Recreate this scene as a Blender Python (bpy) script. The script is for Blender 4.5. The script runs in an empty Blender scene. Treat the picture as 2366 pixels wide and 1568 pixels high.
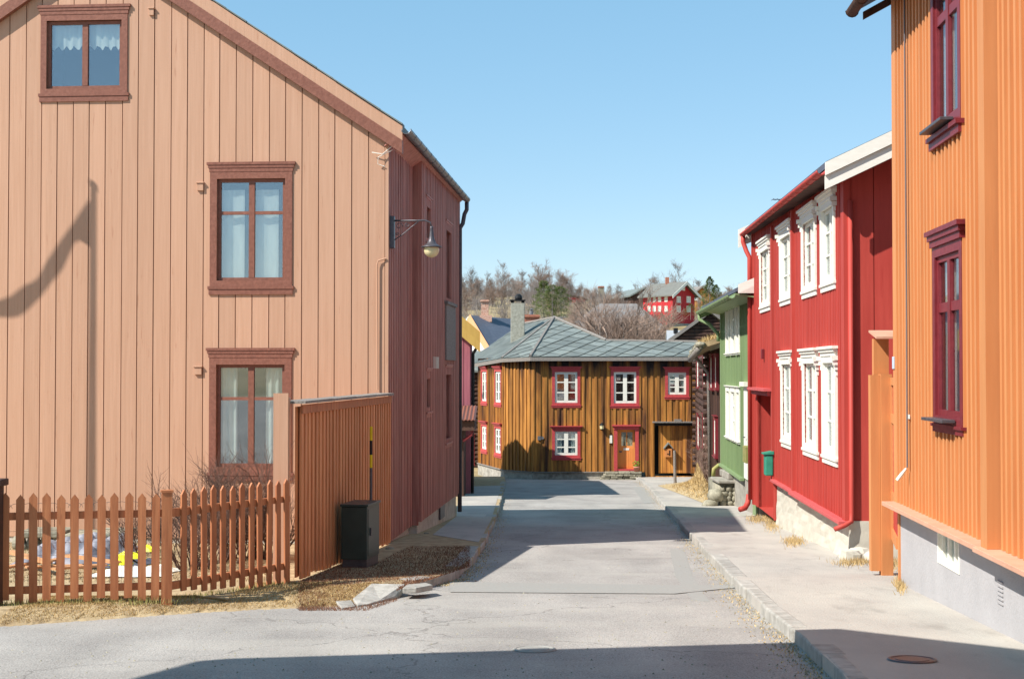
import bpy, bmesh, math, random
from mathutils import Vector, Matrix
R = math.radians
random.seed(7)
scene = bpy.context.scene
COL = scene.collection
# ------------------------------------------------------------------ camera model (for placing real geometry by sight lines)
F = 3286.0; CX = 1183.0; CY = 784.0; HZ = 857.0
PITCH = math.atan((HZ - CY) / F)
CP, SP = math.cos(PITCH), math.sin(PITCH)
EZ = 1.68            # eye height
HR, HP = 1.68, 1.57  # eye above road plane / above pavement plane
SL = 0.05            # street falls 5 %
def ray(px, py):
    u = (px - CX) / F; v = (CY - py) / F
    return Vector((u, CP - v * SP, SP + v * CP))
def gp(px, py, h=HR):
    d = ray(px, py); t = -h / (d.z + SL * d.y)
    return Vector((d.x * t, d.y * t, EZ + d.z * t))
def at(px, py, Y):
    d = ray(px, py); t = Y / d.y
    return Vector((d.x * t, Y, EZ + d.z * t))
def plane_at(px, py, P, N):
    d = ray(px, py); O = Vector((0, 0, EZ)); t = (P - O).dot(N) / d.dot(N)
    return O + d * t
def G(Y, h=HR):
    return EZ - h - SL * Y
# ------------------------------------------------------------------ materials
def lin(c):
    c /= 255.0
    return c / 12.92 if c <= 0.04045 else ((c + 0.055) / 1.055) ** 2.4
def col(r, g, b, k=1.0):
    return (lin(r) * k, lin(g) * k, lin(b) * k, 1)
MATS = {}
def mat(name, c1, c2=None, island=0.0, scale=(8, 8, 8), detail=6, fac=1.0, lo=0.3, hi=0.7, rough=0.75, bump=0.0, bscale=None, metal=0.0, c3=None, s3=(2, 2, 2), lo3=.6, hi3=.75, f3=1.0, spec=0.3):
    if name in MATS: return MATS[name]
    m = bpy.data.materials.new(name); m.use_nodes = True
    nt = m.node_tree; N = nt.nodes; L = nt.links
    b = N['Principled BSDF']; b.inputs['Roughness'].default_value = rough; b.inputs['Metallic'].default_value = metal
    b.inputs['Specular IOR Level'].default_value = spec
    tc = N.new('ShaderNodeTexCoord')
    def noise(sc, det=detail):
        mp = N.new('ShaderNodeMapping'); mp.inputs['Scale'].default_value = sc
        L.new(tc.outputs['Object'], mp.inputs['Vector'])
        n = N.new('ShaderNodeTexNoise'); n.inputs['Scale'].default_value = 1; n.inputs['Detail'].default_value = det; n.inputs['Roughness'].default_value = .6
        L.new(mp.outputs[0], n.inputs['Vector']); return n.outputs['Fac']
    def ramp(s, a, z):
        r = N.new('ShaderNodeMapRange'); r.inputs['From Min'].default_value = a; r.inputs['From Max'].default_value = z
        L.new(s, r.inputs['Value']); return r.outputs[0]
    def mixc(f, a, bb):
        x = N.new('ShaderNodeMix'); x.data_type = 'RGBA'
        if isinstance(f, (int, float)): x.inputs[0].default_value = f
        else: L.new(f, x.inputs[0])
        for i, v in ((6, a), (7, bb)):
            if isinstance(v, tuple): x.inputs[i].default_value = v
            else: L.new(v, x.inputs[i])
        return x.outputs[2]
    c2 = c2 or tuple(v * .8 for v in c1[:3]) + (1,)
    f = ramp(noise(scale), lo, hi)
    if fac != 1.0:
        mm = N.new('ShaderNodeMath'); mm.operation = 'MULTIPLY'; mm.inputs[1].default_value = fac; L.new(f, mm.inputs[0]); f = mm.outputs[0]
    c = mixc(f, c1, c2)
    if c3:
        f = ramp(noise(s3), lo3, hi3)
        mm = N.new('ShaderNodeMath'); mm.operation = 'MULTIPLY'; mm.inputs[1].default_value = f3; L.new(f, mm.inputs[0])
        c = mixc(mm.outputs[0], c, c3)
    if island:
        g = N.new('ShaderNodeNewGeometry'); r = N.new('ShaderNodeMapRange')
        r.inputs['To Min'].default_value = 1 - island; r.inputs['To Max'].default_value = 1 + island
        L.new(g.outputs['Random Per Island'], r.inputs['Value'])
        x = N.new('ShaderNodeVectorMath'); x.operation = 'SCALE'; L.new(c, x.inputs[0]); L.new(r.outputs[0], x.inputs['Scale']); c = x.outputs[0]
    L.new(c, b.inputs['Base Color'])
    if bump:
        bn = N.new('ShaderNodeBump'); bn.inputs['Strength'].default_value = bump; bn.inputs['Distance'].default_value = .02
        L.new(noise(bscale or scale, 8), bn.inputs['Height']); L.new(bn.outputs[0], b.inputs['Normal'])
    MATS[name] = m; return m
WG = (14, 14, 1.2)   # wood grain along z
M = {}
M['peach'] = mat('peach_paint', col(193, 152, 126), col(184, 142, 115), .055, (22, 22, .8), rough=.6, bump=.15, c3=col(146, 88, 58), s3=(26, 26, 2.0), lo3=.64, hi3=.72, f3=.4)
M['peachdk'] = mat('fence_paint', col(188, 124, 84), col(152, 90, 58), .12, WG, rough=.65, bump=.3, c3=col(120, 70, 50), s3=(20, 20, 3), lo3=.62, hi3=.75, f3=.5)
M['fencebd'] = mat('board_fence_paint', col(220, 152, 104), col(190, 118, 76), .12, WG, rough=.65, bump=.3)
M['brownred'] = mat('brown_red_trim', col(140, 92, 76), col(118, 74, 60), .06, (20, 20, 20), rough=.55, bump=.25, c3=col(190, 150, 120), s3=(30, 30, 30), lo3=.72, hi3=.78, f3=.6)
M['sidered'] = mat('dark_red_paint', col(196, 138, 124), col(162, 104, 92), .12, WG, rough=.6, bump=.2)
M['orange'] = mat('orange_paint', col(204, 139, 88), col(192, 126, 78), .05, (10, 10, .8), rough=.6, bump=.15, c3=col(190, 110, 55), s3=(14, 14, 1), lo3=.66, hi3=.8, f3=.35)
M['orangepink'] = mat('faded_orange_ledge', col(208, 162, 136), col(198, 148, 122), .05, (6, 6, 6), rough=.6, bump=.1)
M['maroon'] = mat('maroon_paint', col(128, 48, 54), col(108, 38, 44), .05, (14, 14, 14), rough=.4, bump=.1)
M['red'] = mat('red_paint', col(186, 74, 64), col(170, 62, 54), .06, (10, 10, .9), rough=.6, bump=.15, c3=col(150, 40, 36), s3=(12, 12, 1.5), lo3=.62, hi3=.8, f3=.5)
M['redpink'] = mat('faded_red_ledge', col(196, 96, 94), col(180, 80, 80), .05, (6, 6, 6), bump=.1)
M['green'] = mat('green_paint', col(130, 150, 108), col(120, 140, 98), .06, (10, 10, 1), rough=.6, bump=.1)
M['white'] = mat('white_paint', col(236, 234, 222), col(222, 220, 208), .02, (20, 20, 20), rough=.5, bump=.05)
M['whitebd'] = mat('white_bargeboard_paint', col(240, 236, 226), col(230, 226, 214), .03, (6, 6, 20), rough=.55, bump=.1)
M['rubred'] = mat('bright_red_trim', col(190, 78, 80), col(172, 64, 66), .05, (12, 12, 12), rough=.5)
M['tar'] = mat('tarred_wood', col(212, 148, 70), col(156, 96, 42), .25, (9, 9, .6), rough=.7, bump=.4, c3=col(62, 34, 32), s3=(2.6, 2.6, .22), lo3=.47, hi3=.66, f3=.9)
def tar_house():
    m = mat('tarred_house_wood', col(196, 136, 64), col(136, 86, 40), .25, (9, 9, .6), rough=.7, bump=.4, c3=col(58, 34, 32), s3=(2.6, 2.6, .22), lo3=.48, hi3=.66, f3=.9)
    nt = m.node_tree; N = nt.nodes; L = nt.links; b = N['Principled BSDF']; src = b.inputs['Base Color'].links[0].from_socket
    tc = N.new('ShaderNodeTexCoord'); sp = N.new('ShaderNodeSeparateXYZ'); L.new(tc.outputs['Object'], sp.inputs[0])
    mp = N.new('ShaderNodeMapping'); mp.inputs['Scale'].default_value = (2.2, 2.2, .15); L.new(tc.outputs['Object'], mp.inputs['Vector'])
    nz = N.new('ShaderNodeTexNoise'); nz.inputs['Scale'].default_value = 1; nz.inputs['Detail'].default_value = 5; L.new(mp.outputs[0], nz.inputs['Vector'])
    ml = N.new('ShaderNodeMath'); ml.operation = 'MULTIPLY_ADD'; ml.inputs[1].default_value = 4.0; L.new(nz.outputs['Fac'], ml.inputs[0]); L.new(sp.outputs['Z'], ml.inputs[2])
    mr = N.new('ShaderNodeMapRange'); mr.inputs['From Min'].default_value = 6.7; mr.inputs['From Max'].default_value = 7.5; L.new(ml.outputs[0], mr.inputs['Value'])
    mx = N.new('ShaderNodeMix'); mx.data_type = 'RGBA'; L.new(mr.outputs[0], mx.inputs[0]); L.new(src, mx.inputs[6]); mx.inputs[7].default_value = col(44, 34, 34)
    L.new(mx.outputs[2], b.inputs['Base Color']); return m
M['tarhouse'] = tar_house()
M['tardk'] = mat('dark_weathered_wood', col(92, 66, 54), col(56, 40, 36), .3, (6, 6, .9), bump=.4)
M['greywood'] = mat('grey_weathered_wood', col(150, 142, 134), col(104, 98, 94), .15, (30, 30, 30), bump=.5, c3=col(96, 104, 66), s3=(8, 8, 8), lo3=.6, hi3=.7, f3=.4)
M['slate'] = mat('roof_slate', col(124, 130, 124), col(104, 110, 108), .2, (5, 5, 5), rough=.6, bump=.2, c3=col(160, 160, 146), s3=(3, 3, 3), lo3=.55, hi3=.75, f3=.5)
M['slatedk'] = mat('dark_roof_slate', col(92, 98, 110), col(72, 78, 92), .15, (5, 5, 5), rough=.6, bump=.2)
M['stone'] = mat('foundation_stone', col(176, 170, 158), col(130, 124, 114), .12, (6, 6, 6), bump=.6, c3=col(96, 90, 80), s3=(2, 2, 2), lo3=.55, hi3=.7, f3=.6)
M['cream'] = mat('cream_render', col(204, 200, 186), col(186, 180, 166), 0, (2.5, 2.5, 6), bump=.5, bscale=(9, 9, 9), c3=col(160, 148, 124), s3=(4, 4, 1), lo3=.62, hi3=.8, f3=.8)
M['lilac'] = mat('grey_render', col(176, 174, 175), col(166, 164, 165), 0, (3, 3, 3), bump=.35, bscale=(25, 25, 25), c3=col(150, 148, 148), s3=(2, 2, 4), lo3=.62, hi3=.8, f3=.4)
M['concr'] = mat('old_concrete', col(200, 194, 182), col(160, 152, 140), 0, (5, 5, 5), bump=.5, bscale=(30, 30, 30))
M['iron'] = mat('dark_grey_metal', col(96, 92, 96), col(78, 74, 78), 0, (20, 20, 20), rough=.4, metal=.3)
M['zinc'] = mat('zinc_gutter', col(140, 142, 146), col(104, 106, 112), 0, (8, 8, 8), rough=.4, metal=.5)
M['black'] = mat('black_paint', col(28, 28, 30), None, rough=.5)
M['dark'] = mat('dark_interior', col(40, 44, 48), None, rough=.9)
M['cloth'] = mat('white_curtain_cloth', col(225, 232, 228), col(200, 208, 206), 0, (9, 9, 2), rough=.9)
M['cabinet'] = mat('dark_green_metal', col(48, 66, 62), col(40, 56, 54), 0, (6, 6, 6), rough=.35, spec=.5)
M['mailgreen'] = mat('green_letterbox_paint', col(60, 150, 124), col(50, 130, 108), 0, (9, 9, 9), rough=.4)
M['yellow'] = mat('yellow_plastic', col(232, 196, 30), None, rough=.5)
M['hiyel'] = mat('fluorescent_yellow_plastic', col(232, 232, 40), None, rough=.5)
M['sheet'] = mat('grey_plastic_sheet', col(170, 172, 180), col(120, 122, 132), 0, (9, 9, 9), rough=.3, bump=.6, spec=.5)
M['plank'] = mat('raw_pine', col(206, 156, 112), col(176, 120, 80), .15, (3, 30, 30), bump=.2)
M['brick'] = mat('old_brick', col(176, 120, 98), col(140, 88, 72), .2, (9, 9, 9), bump=.3)
M['brickwhite'] = mat('patched_brick', col(208, 178, 158), col(160, 104, 84), .2, (14, 14, 14), bump=.5)
M['rubble'] = mat('rubble_stone', col(166, 160, 140), col(110, 106, 92), .2, (9, 9, 9), bump=.7)
M['ochre'] = mat('ochre_paint', col(200, 164, 88), col(188, 150, 78), .05, WG)
M['purple'] = mat('dusky_red_boards', col(172, 104, 112), col(154, 88, 98), .08, WG)
M['rope'] = mat('grey_cable', col(110, 104, 108), None)
M['bark'] = mat('twig_bark', col(146, 136, 130), col(112, 102, 98), .2, (4, 4, 4))
M['barkred'] = mat('reddish_twig_bark', col(160, 136, 120), col(122, 102, 90), .25, (4, 4, 4))
M['barkwhite'] = mat('birch_bark', col(190, 180, 170), col(110, 100, 94), .1, (3, 3, 9))
M['needle'] = mat('conifer_needles', col(112, 124, 62), col(76, 92, 52), .35, (3, 3, 3))
M['drygrass'] = mat('dry_grass_blades', col(198, 172, 124), col(168, 140, 92), .3, (5, 5, 5))
M['turf'] = mat('turf_blades', col(170, 150, 112), col(130, 108, 80), .35, (5, 5, 5))
M['shadegrass'] = mat('brown_dead_grass', col(134, 92, 66), col(104, 70, 50), .35, (5, 5, 5))
M['pot'] = mat('terracotta', col(206, 140, 118), None)
M['darktwig'] = mat('dark_twig_bark', col(104, 78, 66), col(70, 54, 48), .3, (4, 4, 4))
M['leaf'] = mat('green_leaf', col(110, 150, 40), col(80, 120, 30), .3)
M['door'] = mat('orange_door_paint', col(232, 152, 84), col(222, 140, 72), .03, WG)
M['signblue'] = mat('pale_blue_enamel', col(190, 205, 222), None)
M['paper'] = mat('paper_notice', col(200, 196, 180), None)
M['hillred'] = mat('barn_red_paint', col(190, 52, 56), col(172, 44, 50), .05, WG)
M['yard'] = mat('yard_earth', col(172, 158, 132), col(132, 118, 92), 0, (4, 4, 4), bump=.6, bscale=(18, 18, 18))
M['frost'] = mat('milky_lamp_glass', col(226, 214, 168), None, rough=.3)
def glass_mat():
    m = bpy.data.materials.new('window_glass'); m.use_nodes = True; nt = m.node_tree; N = nt.nodes; L = nt.links
    N.remove(N['Principled BSDF']); o = N['Material Output']
    g = N.new('ShaderNodeBsdfGlossy'); g.inputs['Roughness'].default_value = .03; g.inputs['Color'].default_value = (.9, .95, 1, 1)
    t = N.new('ShaderNodeBsdfTransparent'); t.inputs['Color'].default_value = (.93, .95, .93, 1)
    lw = N.new('ShaderNodeLayerWeight'); lw.inputs['Blend'].default_value = .35
    mr = N.new('ShaderNodeMapRange'); mr.inputs['To Min'].default_value = .18; mr.inputs['To Max'].default_value = .5
    L.new(lw.outputs['Fresnel'], mr.inputs['Value'])
    x = N.new('ShaderNodeMixShader'); L.new(mr.outputs[0], x.inputs[0]); L.new(t.outputs[0], x.inputs[1]); L.new(g.outputs[0], x.inputs[2])
    L.new(x.outputs[0], o.inputs['Surface']); return m
M['glass'] = glass_mat()
# ------------------------------------------------------------------ objects
def tag(o, label=None, cat=None, group=None, kind=None):
    if label: o['label'] = label
    if cat: o['category'] = cat
    if group: o['group'] = group
    if kind: o['kind'] = kind
    return o
def thing(name, label, cat, loc, group=None):
    o = bpy.data.objects.new(name, None); COL.objects.link(o); o.location = loc; o.empty_display_size = .2
    return tag(o, label, cat, group)
def base_of(p):
    while p is not None and p.parent is not None: p = p.parent
    return Vector(p.location) if p is not None else Vector((0, 0, 0))
class MB:
    def __init__(s): s.v = []; s.f = []
    def add(s, vs, fs):
        n = len(s.v); s.v += [tuple(v) for v in vs]; s.f += [tuple(n + i for i in f) for f in fs]
    def hexa(s, p):  # 8 points: bottom 4, top 4
        s.add(p, [(0, 3, 2, 1), (4, 5, 6, 7), (0, 1, 5, 4), (1, 2, 6, 5), (2, 3, 7, 6), (3, 0, 4, 7)])
    def box(s, x0, x1, y0, y1, z0, z1, rz=0, c=None):
        p = [Vector(q) for q in ((x0, y0, z0), (x1, y0, z0), (x1, y1, z0), (x0, y1, z0), (x0, y0, z1), (x1, y0, z1), (x1, y1, z1), (x0, y1, z1))]
        if rz:
            m = Matrix.Rotation(rz, 3, 'Z'); c = Vector(c if c else ((x0 + x1) / 2, (y0 + y1) / 2, 0)); p = [m @ (q - c) + c for q in p]
        s.hexa(p)
    def slab(s, poly, t):  # poly of points extruded by vector t
        t = Vector(t); n = len(poly); a = [Vector(p) for p in poly]; b = [p + t for p in a]
        s.add(a + b, [tuple(range(n)), tuple(range(2 * n - 1, n - 1, -1))] + [(i, i + n, (i + 1) % n + n, (i + 1) % n) for i in range(n)])
    def tube(s, pts, r, n=8, cap=True, sc=(1, 1)):
        pts = [Vector(p) for p in pts]; rs = r if isinstance(r, (list, tuple)) else [r] * len(pts); rings = []
        for i, p in enumerate(pts):
            d = (pts[min(i + 1, len(pts) - 1)] - pts[max(i - 1, 0)])
            if d.length < 1e-9: d = Vector((0, 0, 1))
            d.normalize(); a = d.orthogonal() if i == 0 else (pa - d * pa.dot(d))
            a.normalize(); pa = a; b = d.cross(a)
            rings.append([p + (a * math.cos(2 * math.pi * k / n) + b * math.sin(2 * math.pi * k / n)) * rs[i] for k in range(n)])
        vs = [q for rg in rings for q in rg]; fs = []
        for i in range(len(pts) - 1):
            for k in range(n): fs.append((i * n + k, i * n + (k + 1) % n, (i + 1) * n + (k + 1) % n, (i + 1) * n + k))
        if cap: fs += [tuple(range(n - 1, -1, -1)), tuple(range((len(pts) - 1) * n, len(pts) * n))]
        s.add(vs, fs)
    def lathe(s, c, prof, n=14):
        c = Vector(c); vs = []; fs = []
        for r, z in prof:
            for k in range(n): vs.append(c + Vector((r * math.cos(2 * math.pi * k / n), r * math.sin(2 * math.pi * k / n), z)))
        for i in range(len(prof) - 1):
            for k in range(n): fs.append((i * n + k, i * n + (k + 1) % n, (i + 1) * n + (k + 1) % n, (i + 1) * n + k))
        s.add(vs, fs)
    def rock(s, c, sx, sy, sz, seed):
        rr = random.Random(seed); n = 9; vs = []; fs = []; c = Vector(c)
        for i in range(6):
            th = math.pi * i / 5
            for k in range(n):
                ph = 2 * math.pi * k / n; q = 1 + rr.uniform(-.16, .16) if 0 < i < 5 else 1
                vs.append(c + Vector((sx * (abs(math.sin(th)) ** .6) * math.cos(ph) * q, sy * (abs(math.sin(th)) ** .6) * math.sin(ph) * q, sz * math.cos(th))))
        for i in range(5):
            for k in range(n): fs.append((i * n + k, (i + 1) * n + k, (i + 1) * n + (k + 1) % n, i * n + (k + 1) % n))
        s.add(vs, fs)
    def build(s, name, m, parent=None, smooth=False, bevel=0):
        o0 = base_of(parent); me = bpy.data.meshes.new(name)
        me.from_pydata([(v[0] - o0.x, v[1] - o0.y, v[2] - o0.z) for v in s.v], [], s.f); me.update()
        bm = bmesh.new(); bm.from_mesh(me)
        if len(bm.faces) < 60000: bmesh.ops.recalc_face_normals(bm, faces=bm.faces)
        bm.to_mesh(me); bm.free()
        me.materials.append(m)
        if smooth: me.polygons.foreach_set('use_smooth', [True] * len(me.polygons))
        o = bpy.data.objects.new(name, me); COL.objects.link(o)
        if parent is not None: o.parent = parent
        if bevel:
            b = o.modifiers.new('bevel', 'BEVEL'); b.width = bevel; b.segments = 2; b.limit_method = 'ANGLE'
        return o
class Wall:
    def __init__(s, P, d, side):
        s.P = Vector((P[0], P[1])); s.d = Vector(d).normalized(); s.n = Vector((s.d.y, -s.d.x)) * side
    def pt(s, u, w, z):
        q = s.P + s.d * u + s.n * w; return Vector((q.x, q.y, z))
    def at(s, px, py, w=0):
        d = ray(px, py); t = (s.n.dot(s.P) + w) / (s.n.x * d.x + s.n.y * d.y)
        q = Vector((d.x * t, d.y * t)); return ((q - s.P).dot(s.d), EZ + d.z * t)
    def u(s, px, w=0): return s.at(px, HZ, w)[0]
    def z(s, px, py, w=0): return s.at(px, py, w)[1]
    def bx(s, mb, u0, u1, w0, w1, z0, z1, z0b=None, z1b=None):
        z0b = z0 if z0b is None else z0b; z1b = z1 if z1b is None else z1b
        mb.hexa([s.pt(u0, w0, z0), s.pt(u1, w0, z0b), s.pt(u1, w1, z0b), s.pt(u0, w1, z0), s.pt(u0, w0, z1), s.pt(u1, w0, z1b), s.pt(u1, w1, z1b), s.pt(u0, w1, z1)])
def strip(W, mb, ua, ub, w0, w1, zb, zt, ops=(), brk=()):
    """a vertical board between ua and ub, cut out round openings; zb, zt are functions of u"""
    cuts = sorted({ua, ub} | {c for o in ops for c in (o[0], o[1]) if ua < c < ub} | {c for c in brk if ua < c < ub})
    for a, b in zip(cuts, cuts[1:]):
        if b - a < 1e-4: continue
        mid = (a + b) / 2; hol = sorted((o[2], o[3]) for o in ops if o[0] < mid < o[1])
        cur = (zb(a), zb(b)); ta, tb = zt(a), zt(b)
        for h0, h1 in hol:
            if h0 > min(cur) + .002: W.bx(mb, a, b, w0, w1, cur[0], h0, cur[1], h0)
            cur = (h1, h1)
        if min(ta, tb) > max(cur) + .002: W.bx(mb, a, b, w0, w1, cur[0], ta, cur[1], tb)
def siding(W, mb, u0, u1, zb, zt, bw, ops=(), brk=(), style='flush', bat=.05, bt=.028, seed=1, gap=.005, jit=0.0):
    rr = random.Random(seed)
    if not callable(zb): _b = zb; zb = lambda u: _b
    if not callable(zt): _t = zt; zt = lambda u: _t
    strip(W, mb, u0, u1, -.06, -.03, zb, zt, ops, brk)
    u = u0; n = max(1, round((u1 - u0) / bw)); bw = (u1 - u0) / n
    cuts = [u0 + bw * (i + (rr.uniform(-jit, jit) if 0 < i < n else 0)) for i in range(n + 1)]
    for i in range(n):
        a, b = cuts[i], cuts[i + 1]
        if style == 'flush':
            dd = rr.uniform(-.003, .003)
            strip(W, mb, a + gap / 2, b - gap / 2, -.03, dd, zb, zt, ops, brk)
        else:
            strip(W, mb, a, b, -.03, rr.uniform(-.002, .002), zb, zt, ops, brk)
            c = a; strip(W, mb, max(u0, c - bat / 2), min(u1, c + bat / 2), .003, bt + rr.uniform(-.004, .004), zb, zt, ops, brk)
def window(parent, W, u0, u1, z0, z1, cas=.11, cm='white', sm='white', hood=None, sill=None, cols=(1,), rows=(1,), sf=.04, mun=.025, curtain=None, proj=.03, rec=.06, label=None, lite=False, foot=0):
    """u0..u1 x z0..z1 is the opening; casing is built outside it"""
    mb = MB(); c = cas
    W.bx(mb, u0 - c, u0, -.03, proj, z0, z1); W.bx(mb, u1, u1 + c, -.03, proj, z0, z1)
    W.bx(mb, u0 - c, u1 + c, -.03, proj, z1, z1 + c); W.bx(mb, u0 - c, u1 + c, -.03, proj, z0 - c * .8, z0)
    # reveal (jambs) behind the casing
    for a, b in ((u0 - .02, u0), (u1, u1 + .02)): W.bx(mb, a, b, -rec - .05, -.031, z0, z1)
    W.bx(mb, u0 - .02, u1 + .02, -rec - .05, -.031, z1, z1 + .02); W.bx(mb, u0 - .02, u1 + .02, -rec - .05, -.031, z0 - .02, z0)
    win = mb.build('window', M[cm], parent)
    if label: win['label'] = label
    if hood:
        ov, hh, pr = hood; mb = MB(); zt = z1 + c
        W.bx(mb, u0 - c - ov, u1 + c + ov, -.03, pr, zt + hh * .72, zt + hh)
        W.bx(mb, u0 - c - ov * .6, u1 + c + ov * .6, -.03, pr * .8, zt + hh * .4, zt + hh * .72)
        W.bx(mb, u0 - c - ov * .25, u1 + c + ov * .25, -.03, pr * .62, zt, zt + hh * .4)
        mb.build('hood', M[cm], win)
    if sill:
        ov, hh, pr = sill; mb = MB(); zb = z0 - c * .8
        W.bx(mb, u0 - c - ov, u1 + c + ov, -.03, pr, zb - hh * .35, zb + .001)
        W.bx(mb, u0 - c - ov * .5, u1 + c + ov * .5, -.03, pr * .7, zb - hh, zb - hh * .35)
        mb.build('sill', M[cm], win)
    # sashes
    mb = MB(); w0, w1 = -rec - .04, -rec
    tc = sum(cols); tr = sum(rows); us = [u0]; 
    for q in cols: us.append(us[-1] + (u1 - u0) * q / tc)
    zs = [z1]
    for q in rows: zs.append(zs[-1] - (z1 - z0) * q / tr)
    W.bx(mb, u0, u0 + sf, w0, w1, z0, z1); W.bx(mb, u1 - sf, u1, w0, w1, z0, z1)
    W.bx(mb, u0 + sf, u1 - sf, w0, w1, z1 - sf, z1); W.bx(mb, u0 + sf, u1 - sf, w0, w1, z0, z0 + sf)
    for i, q in enumerate(us[1:-1]):
        mw = sf * .9 if len(cols) == 2 else mun * .7
        W.bx(mb, q - mw, q + mw, w0, w1 + .004, z0 + sf, z1 - sf)
    for q in zs[1:-1]: W.bx(mb, u0 + sf, u1 - sf, w0, w1 - .004, q - mun / 2, q + mun / 2)
    mb.build('sash', M[sm], win)
    mb = MB(); W.bx(mb, u0 + sf * .5, u1 - sf * .5, w0 + .008, w0 + .014, z0 + sf * .5, z1 - sf * .5); mb.build('pane', M['glass'], win)
    mb = MB(); dd = -.75 if not lite else -.4; e = .02
    mb.add([W.pt(u0 - e, w0 - .005, z0 - e), W.pt(u1 + e, w0 - .005, z0 - e), W.pt(u1 + e, w0 - .005, z1 + e), W.pt(u0 - e, w0 - .005, z1 + e),
            W.pt(u0 - e, dd, z0 - e), W.pt(u1 + e, dd, z0 - e), W.pt(u1 + e, dd, z1 + e), W.pt(u0 - e, dd, z1 + e)], [(4, 5, 6, 7), (0, 1, 5, 4), (1, 2, 6, 5), (2, 3, 7, 6), (3, 0, 4, 7)])
    mb.build('interior', M['dark'], win)
    def drape(a, b, za, zb, w, amp=.02, waves=6, hem=0):
        mb = MB(); n = 28; vs = []
        for i in range(n + 1):
            t = i / n; uu = a + (b - a) * t; ww = w + amp * math.sin(t * waves * 2 * math.pi)
            lo = zb + hem * (.5 + .5 * math.sin(t * waves * 6.28 + 1)) 
            vs += [W.pt(uu, ww, za), W.pt(uu, ww * 1.0 + amp * .5 * math.cos(t * 19), lo)]
        mb.add(vs, [(2 * i, 2 * i + 1, 2 * i + 3, 2 * i + 2) for i in range(n)]); mb.build('curtain', M['cloth'], win, smooth=True)
    ww = u1 - u0; hh = z1 - z0; cw = w0 - .05
    if curtain == 'valance': drape(u0 + .02, u1 - .02, z1, z1 - hh * .42, cw, waves=9, hem=.08)
    if curtain == 'sides':
        for a, b in ((u0 + .0, u0 + ww * .3), (u1 - ww * .28, u1)): drape(a, b, z1, z0, cw, waves=3)
    if curtain == 'blinds':
        for q in range(len(cols)):
            a, b = us[q], us[q + 1]; drape(a + (b - a) * .25, b - (b - a) * .0, z1 - hh * .1, z0, cw, amp=.006, waves=2)
    if curtain == 'sheer':
        drape(u0, u1, z1, z0 + .02, cw, waves=7, amp=.015)
    if curtain == 'tied':
        for sgn in (0, 1):
            mb = MB(); a = u0 if not sgn else u1; b = u0 + ww * .45 if not sgn else u1 - ww * .45; bb = u0 + ww * .16 if not sgn else u1 - ww * .16
            n = 10; vs = []
            for i in range(n + 1):
                t = i / n; vs += [W.pt(a + (b - a) * t, cw + .015 * math.sin(t * 20), z1), W.pt(a + (bb - a) * t, cw + .015 * math.sin(t * 20), z0)]
            mb.add(vs, [(2 * i, 2 * i + 1, 2 * i + 3, 2 * i + 2) for i in range(n)]); mb.build('curtain', M['cloth'], win, smooth=True)
    return win
def gutter(mb, a, b, r, n=10):
    a = Vector(a); b = Vector(b); d = (b - a).normalized(); s = d.cross(Vector((0, 0, 1))).normalized(); vs = []
    for p in (a, b):
        for k in range(n + 1):
            th = math.pi * k / n; vs.append(p + s * (r * math.cos(th)) - Vector((0, 0, 1)) * (r * math.sin(th)))
        for k in range(n, -1, -1):
            th = math.pi * k / n; vs.append(p + s * ((r - .008) * math.cos(th)) - Vector((0, 0, 1)) * ((r - .008) * math.sin(th)))
    m = 2 * (n + 1)
    mb.add(vs, [(i, (i + 1) % m, (i + 1) % m + m, i + m) for i in range(m)])
    k = 0; L = (b - a).length
    while k < L:
        p = a + d * k; mb.tube([p + s * r * math.cos(t * math.pi / 6) * 1.04 - Vector((0, 0, r * 1.04 * math.sin(t * math.pi / 6))) for t in range(7)], .008, 4); k += .6
def shingles(poly, P, N, up, size=.5, rot=45, m='slate', parent=None, name='slates', seed=2, thick=.02):
    """cover a convex planar polygon with slates laid on the diagonal"""
    rr = random.Random(seed); N = N.normalized(); e1 = up.cross(N).normalized(); e2 = N.cross(e1)
    c = sum((Vector(p) for p in poly), Vector()) / len(poly)
    rad = max((Vector(p) - c).length for p in poly) + size * 2; a = R(rot)
    f1 = e1 * math.cos(a) + e2 * math.sin(a); f2 = -e1 * math.sin(a) + e2 * math.cos(a)
    bm = bmesh.new(); n = int(rad / size) + 1
    for i in range(-n, n):
        for j in range(-n, n):
            o = c + f1 * (i * size) + f2 * (j * size) + N * rr.uniform(0, .006); g = .004; G_ = .009
            h = [thick, thick * .2, 0, thick * .5]
            q = [o + f1 * g + f2 * G_ + N * (thick * 1.3), o + f1 * (size - g) + f2 * G_ + N * thick, o + f1 * (size - g) + f2 * (size - G_), o + f1 * g + f2 * (size - G_) + N * thick * .6]
            bm.faces.new([bm.verts.new(v) for v in q])
    for i in range(len(poly)):
        A = Vector(poly[i]); B = Vector(poly[(i + 1) % len(poly)]); pn = (B - A).cross(N).normalized()
        if (c - A).dot(pn) > 0: pn = -pn
        bmesh.ops.bisect_plane(bm, geom=bm.verts[:] + bm.edges[:] + bm.faces[:], plane_co=A, plane_no=pn, clear_outer=True)
    mb = MB(); 
    bm.verts.index_update()
    mb.add([v.co for v in bm.verts], [[v.index for v in f.verts] for f in bm.faces]); bm.free()
    return mb.build(name, M[m], parent)
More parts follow.
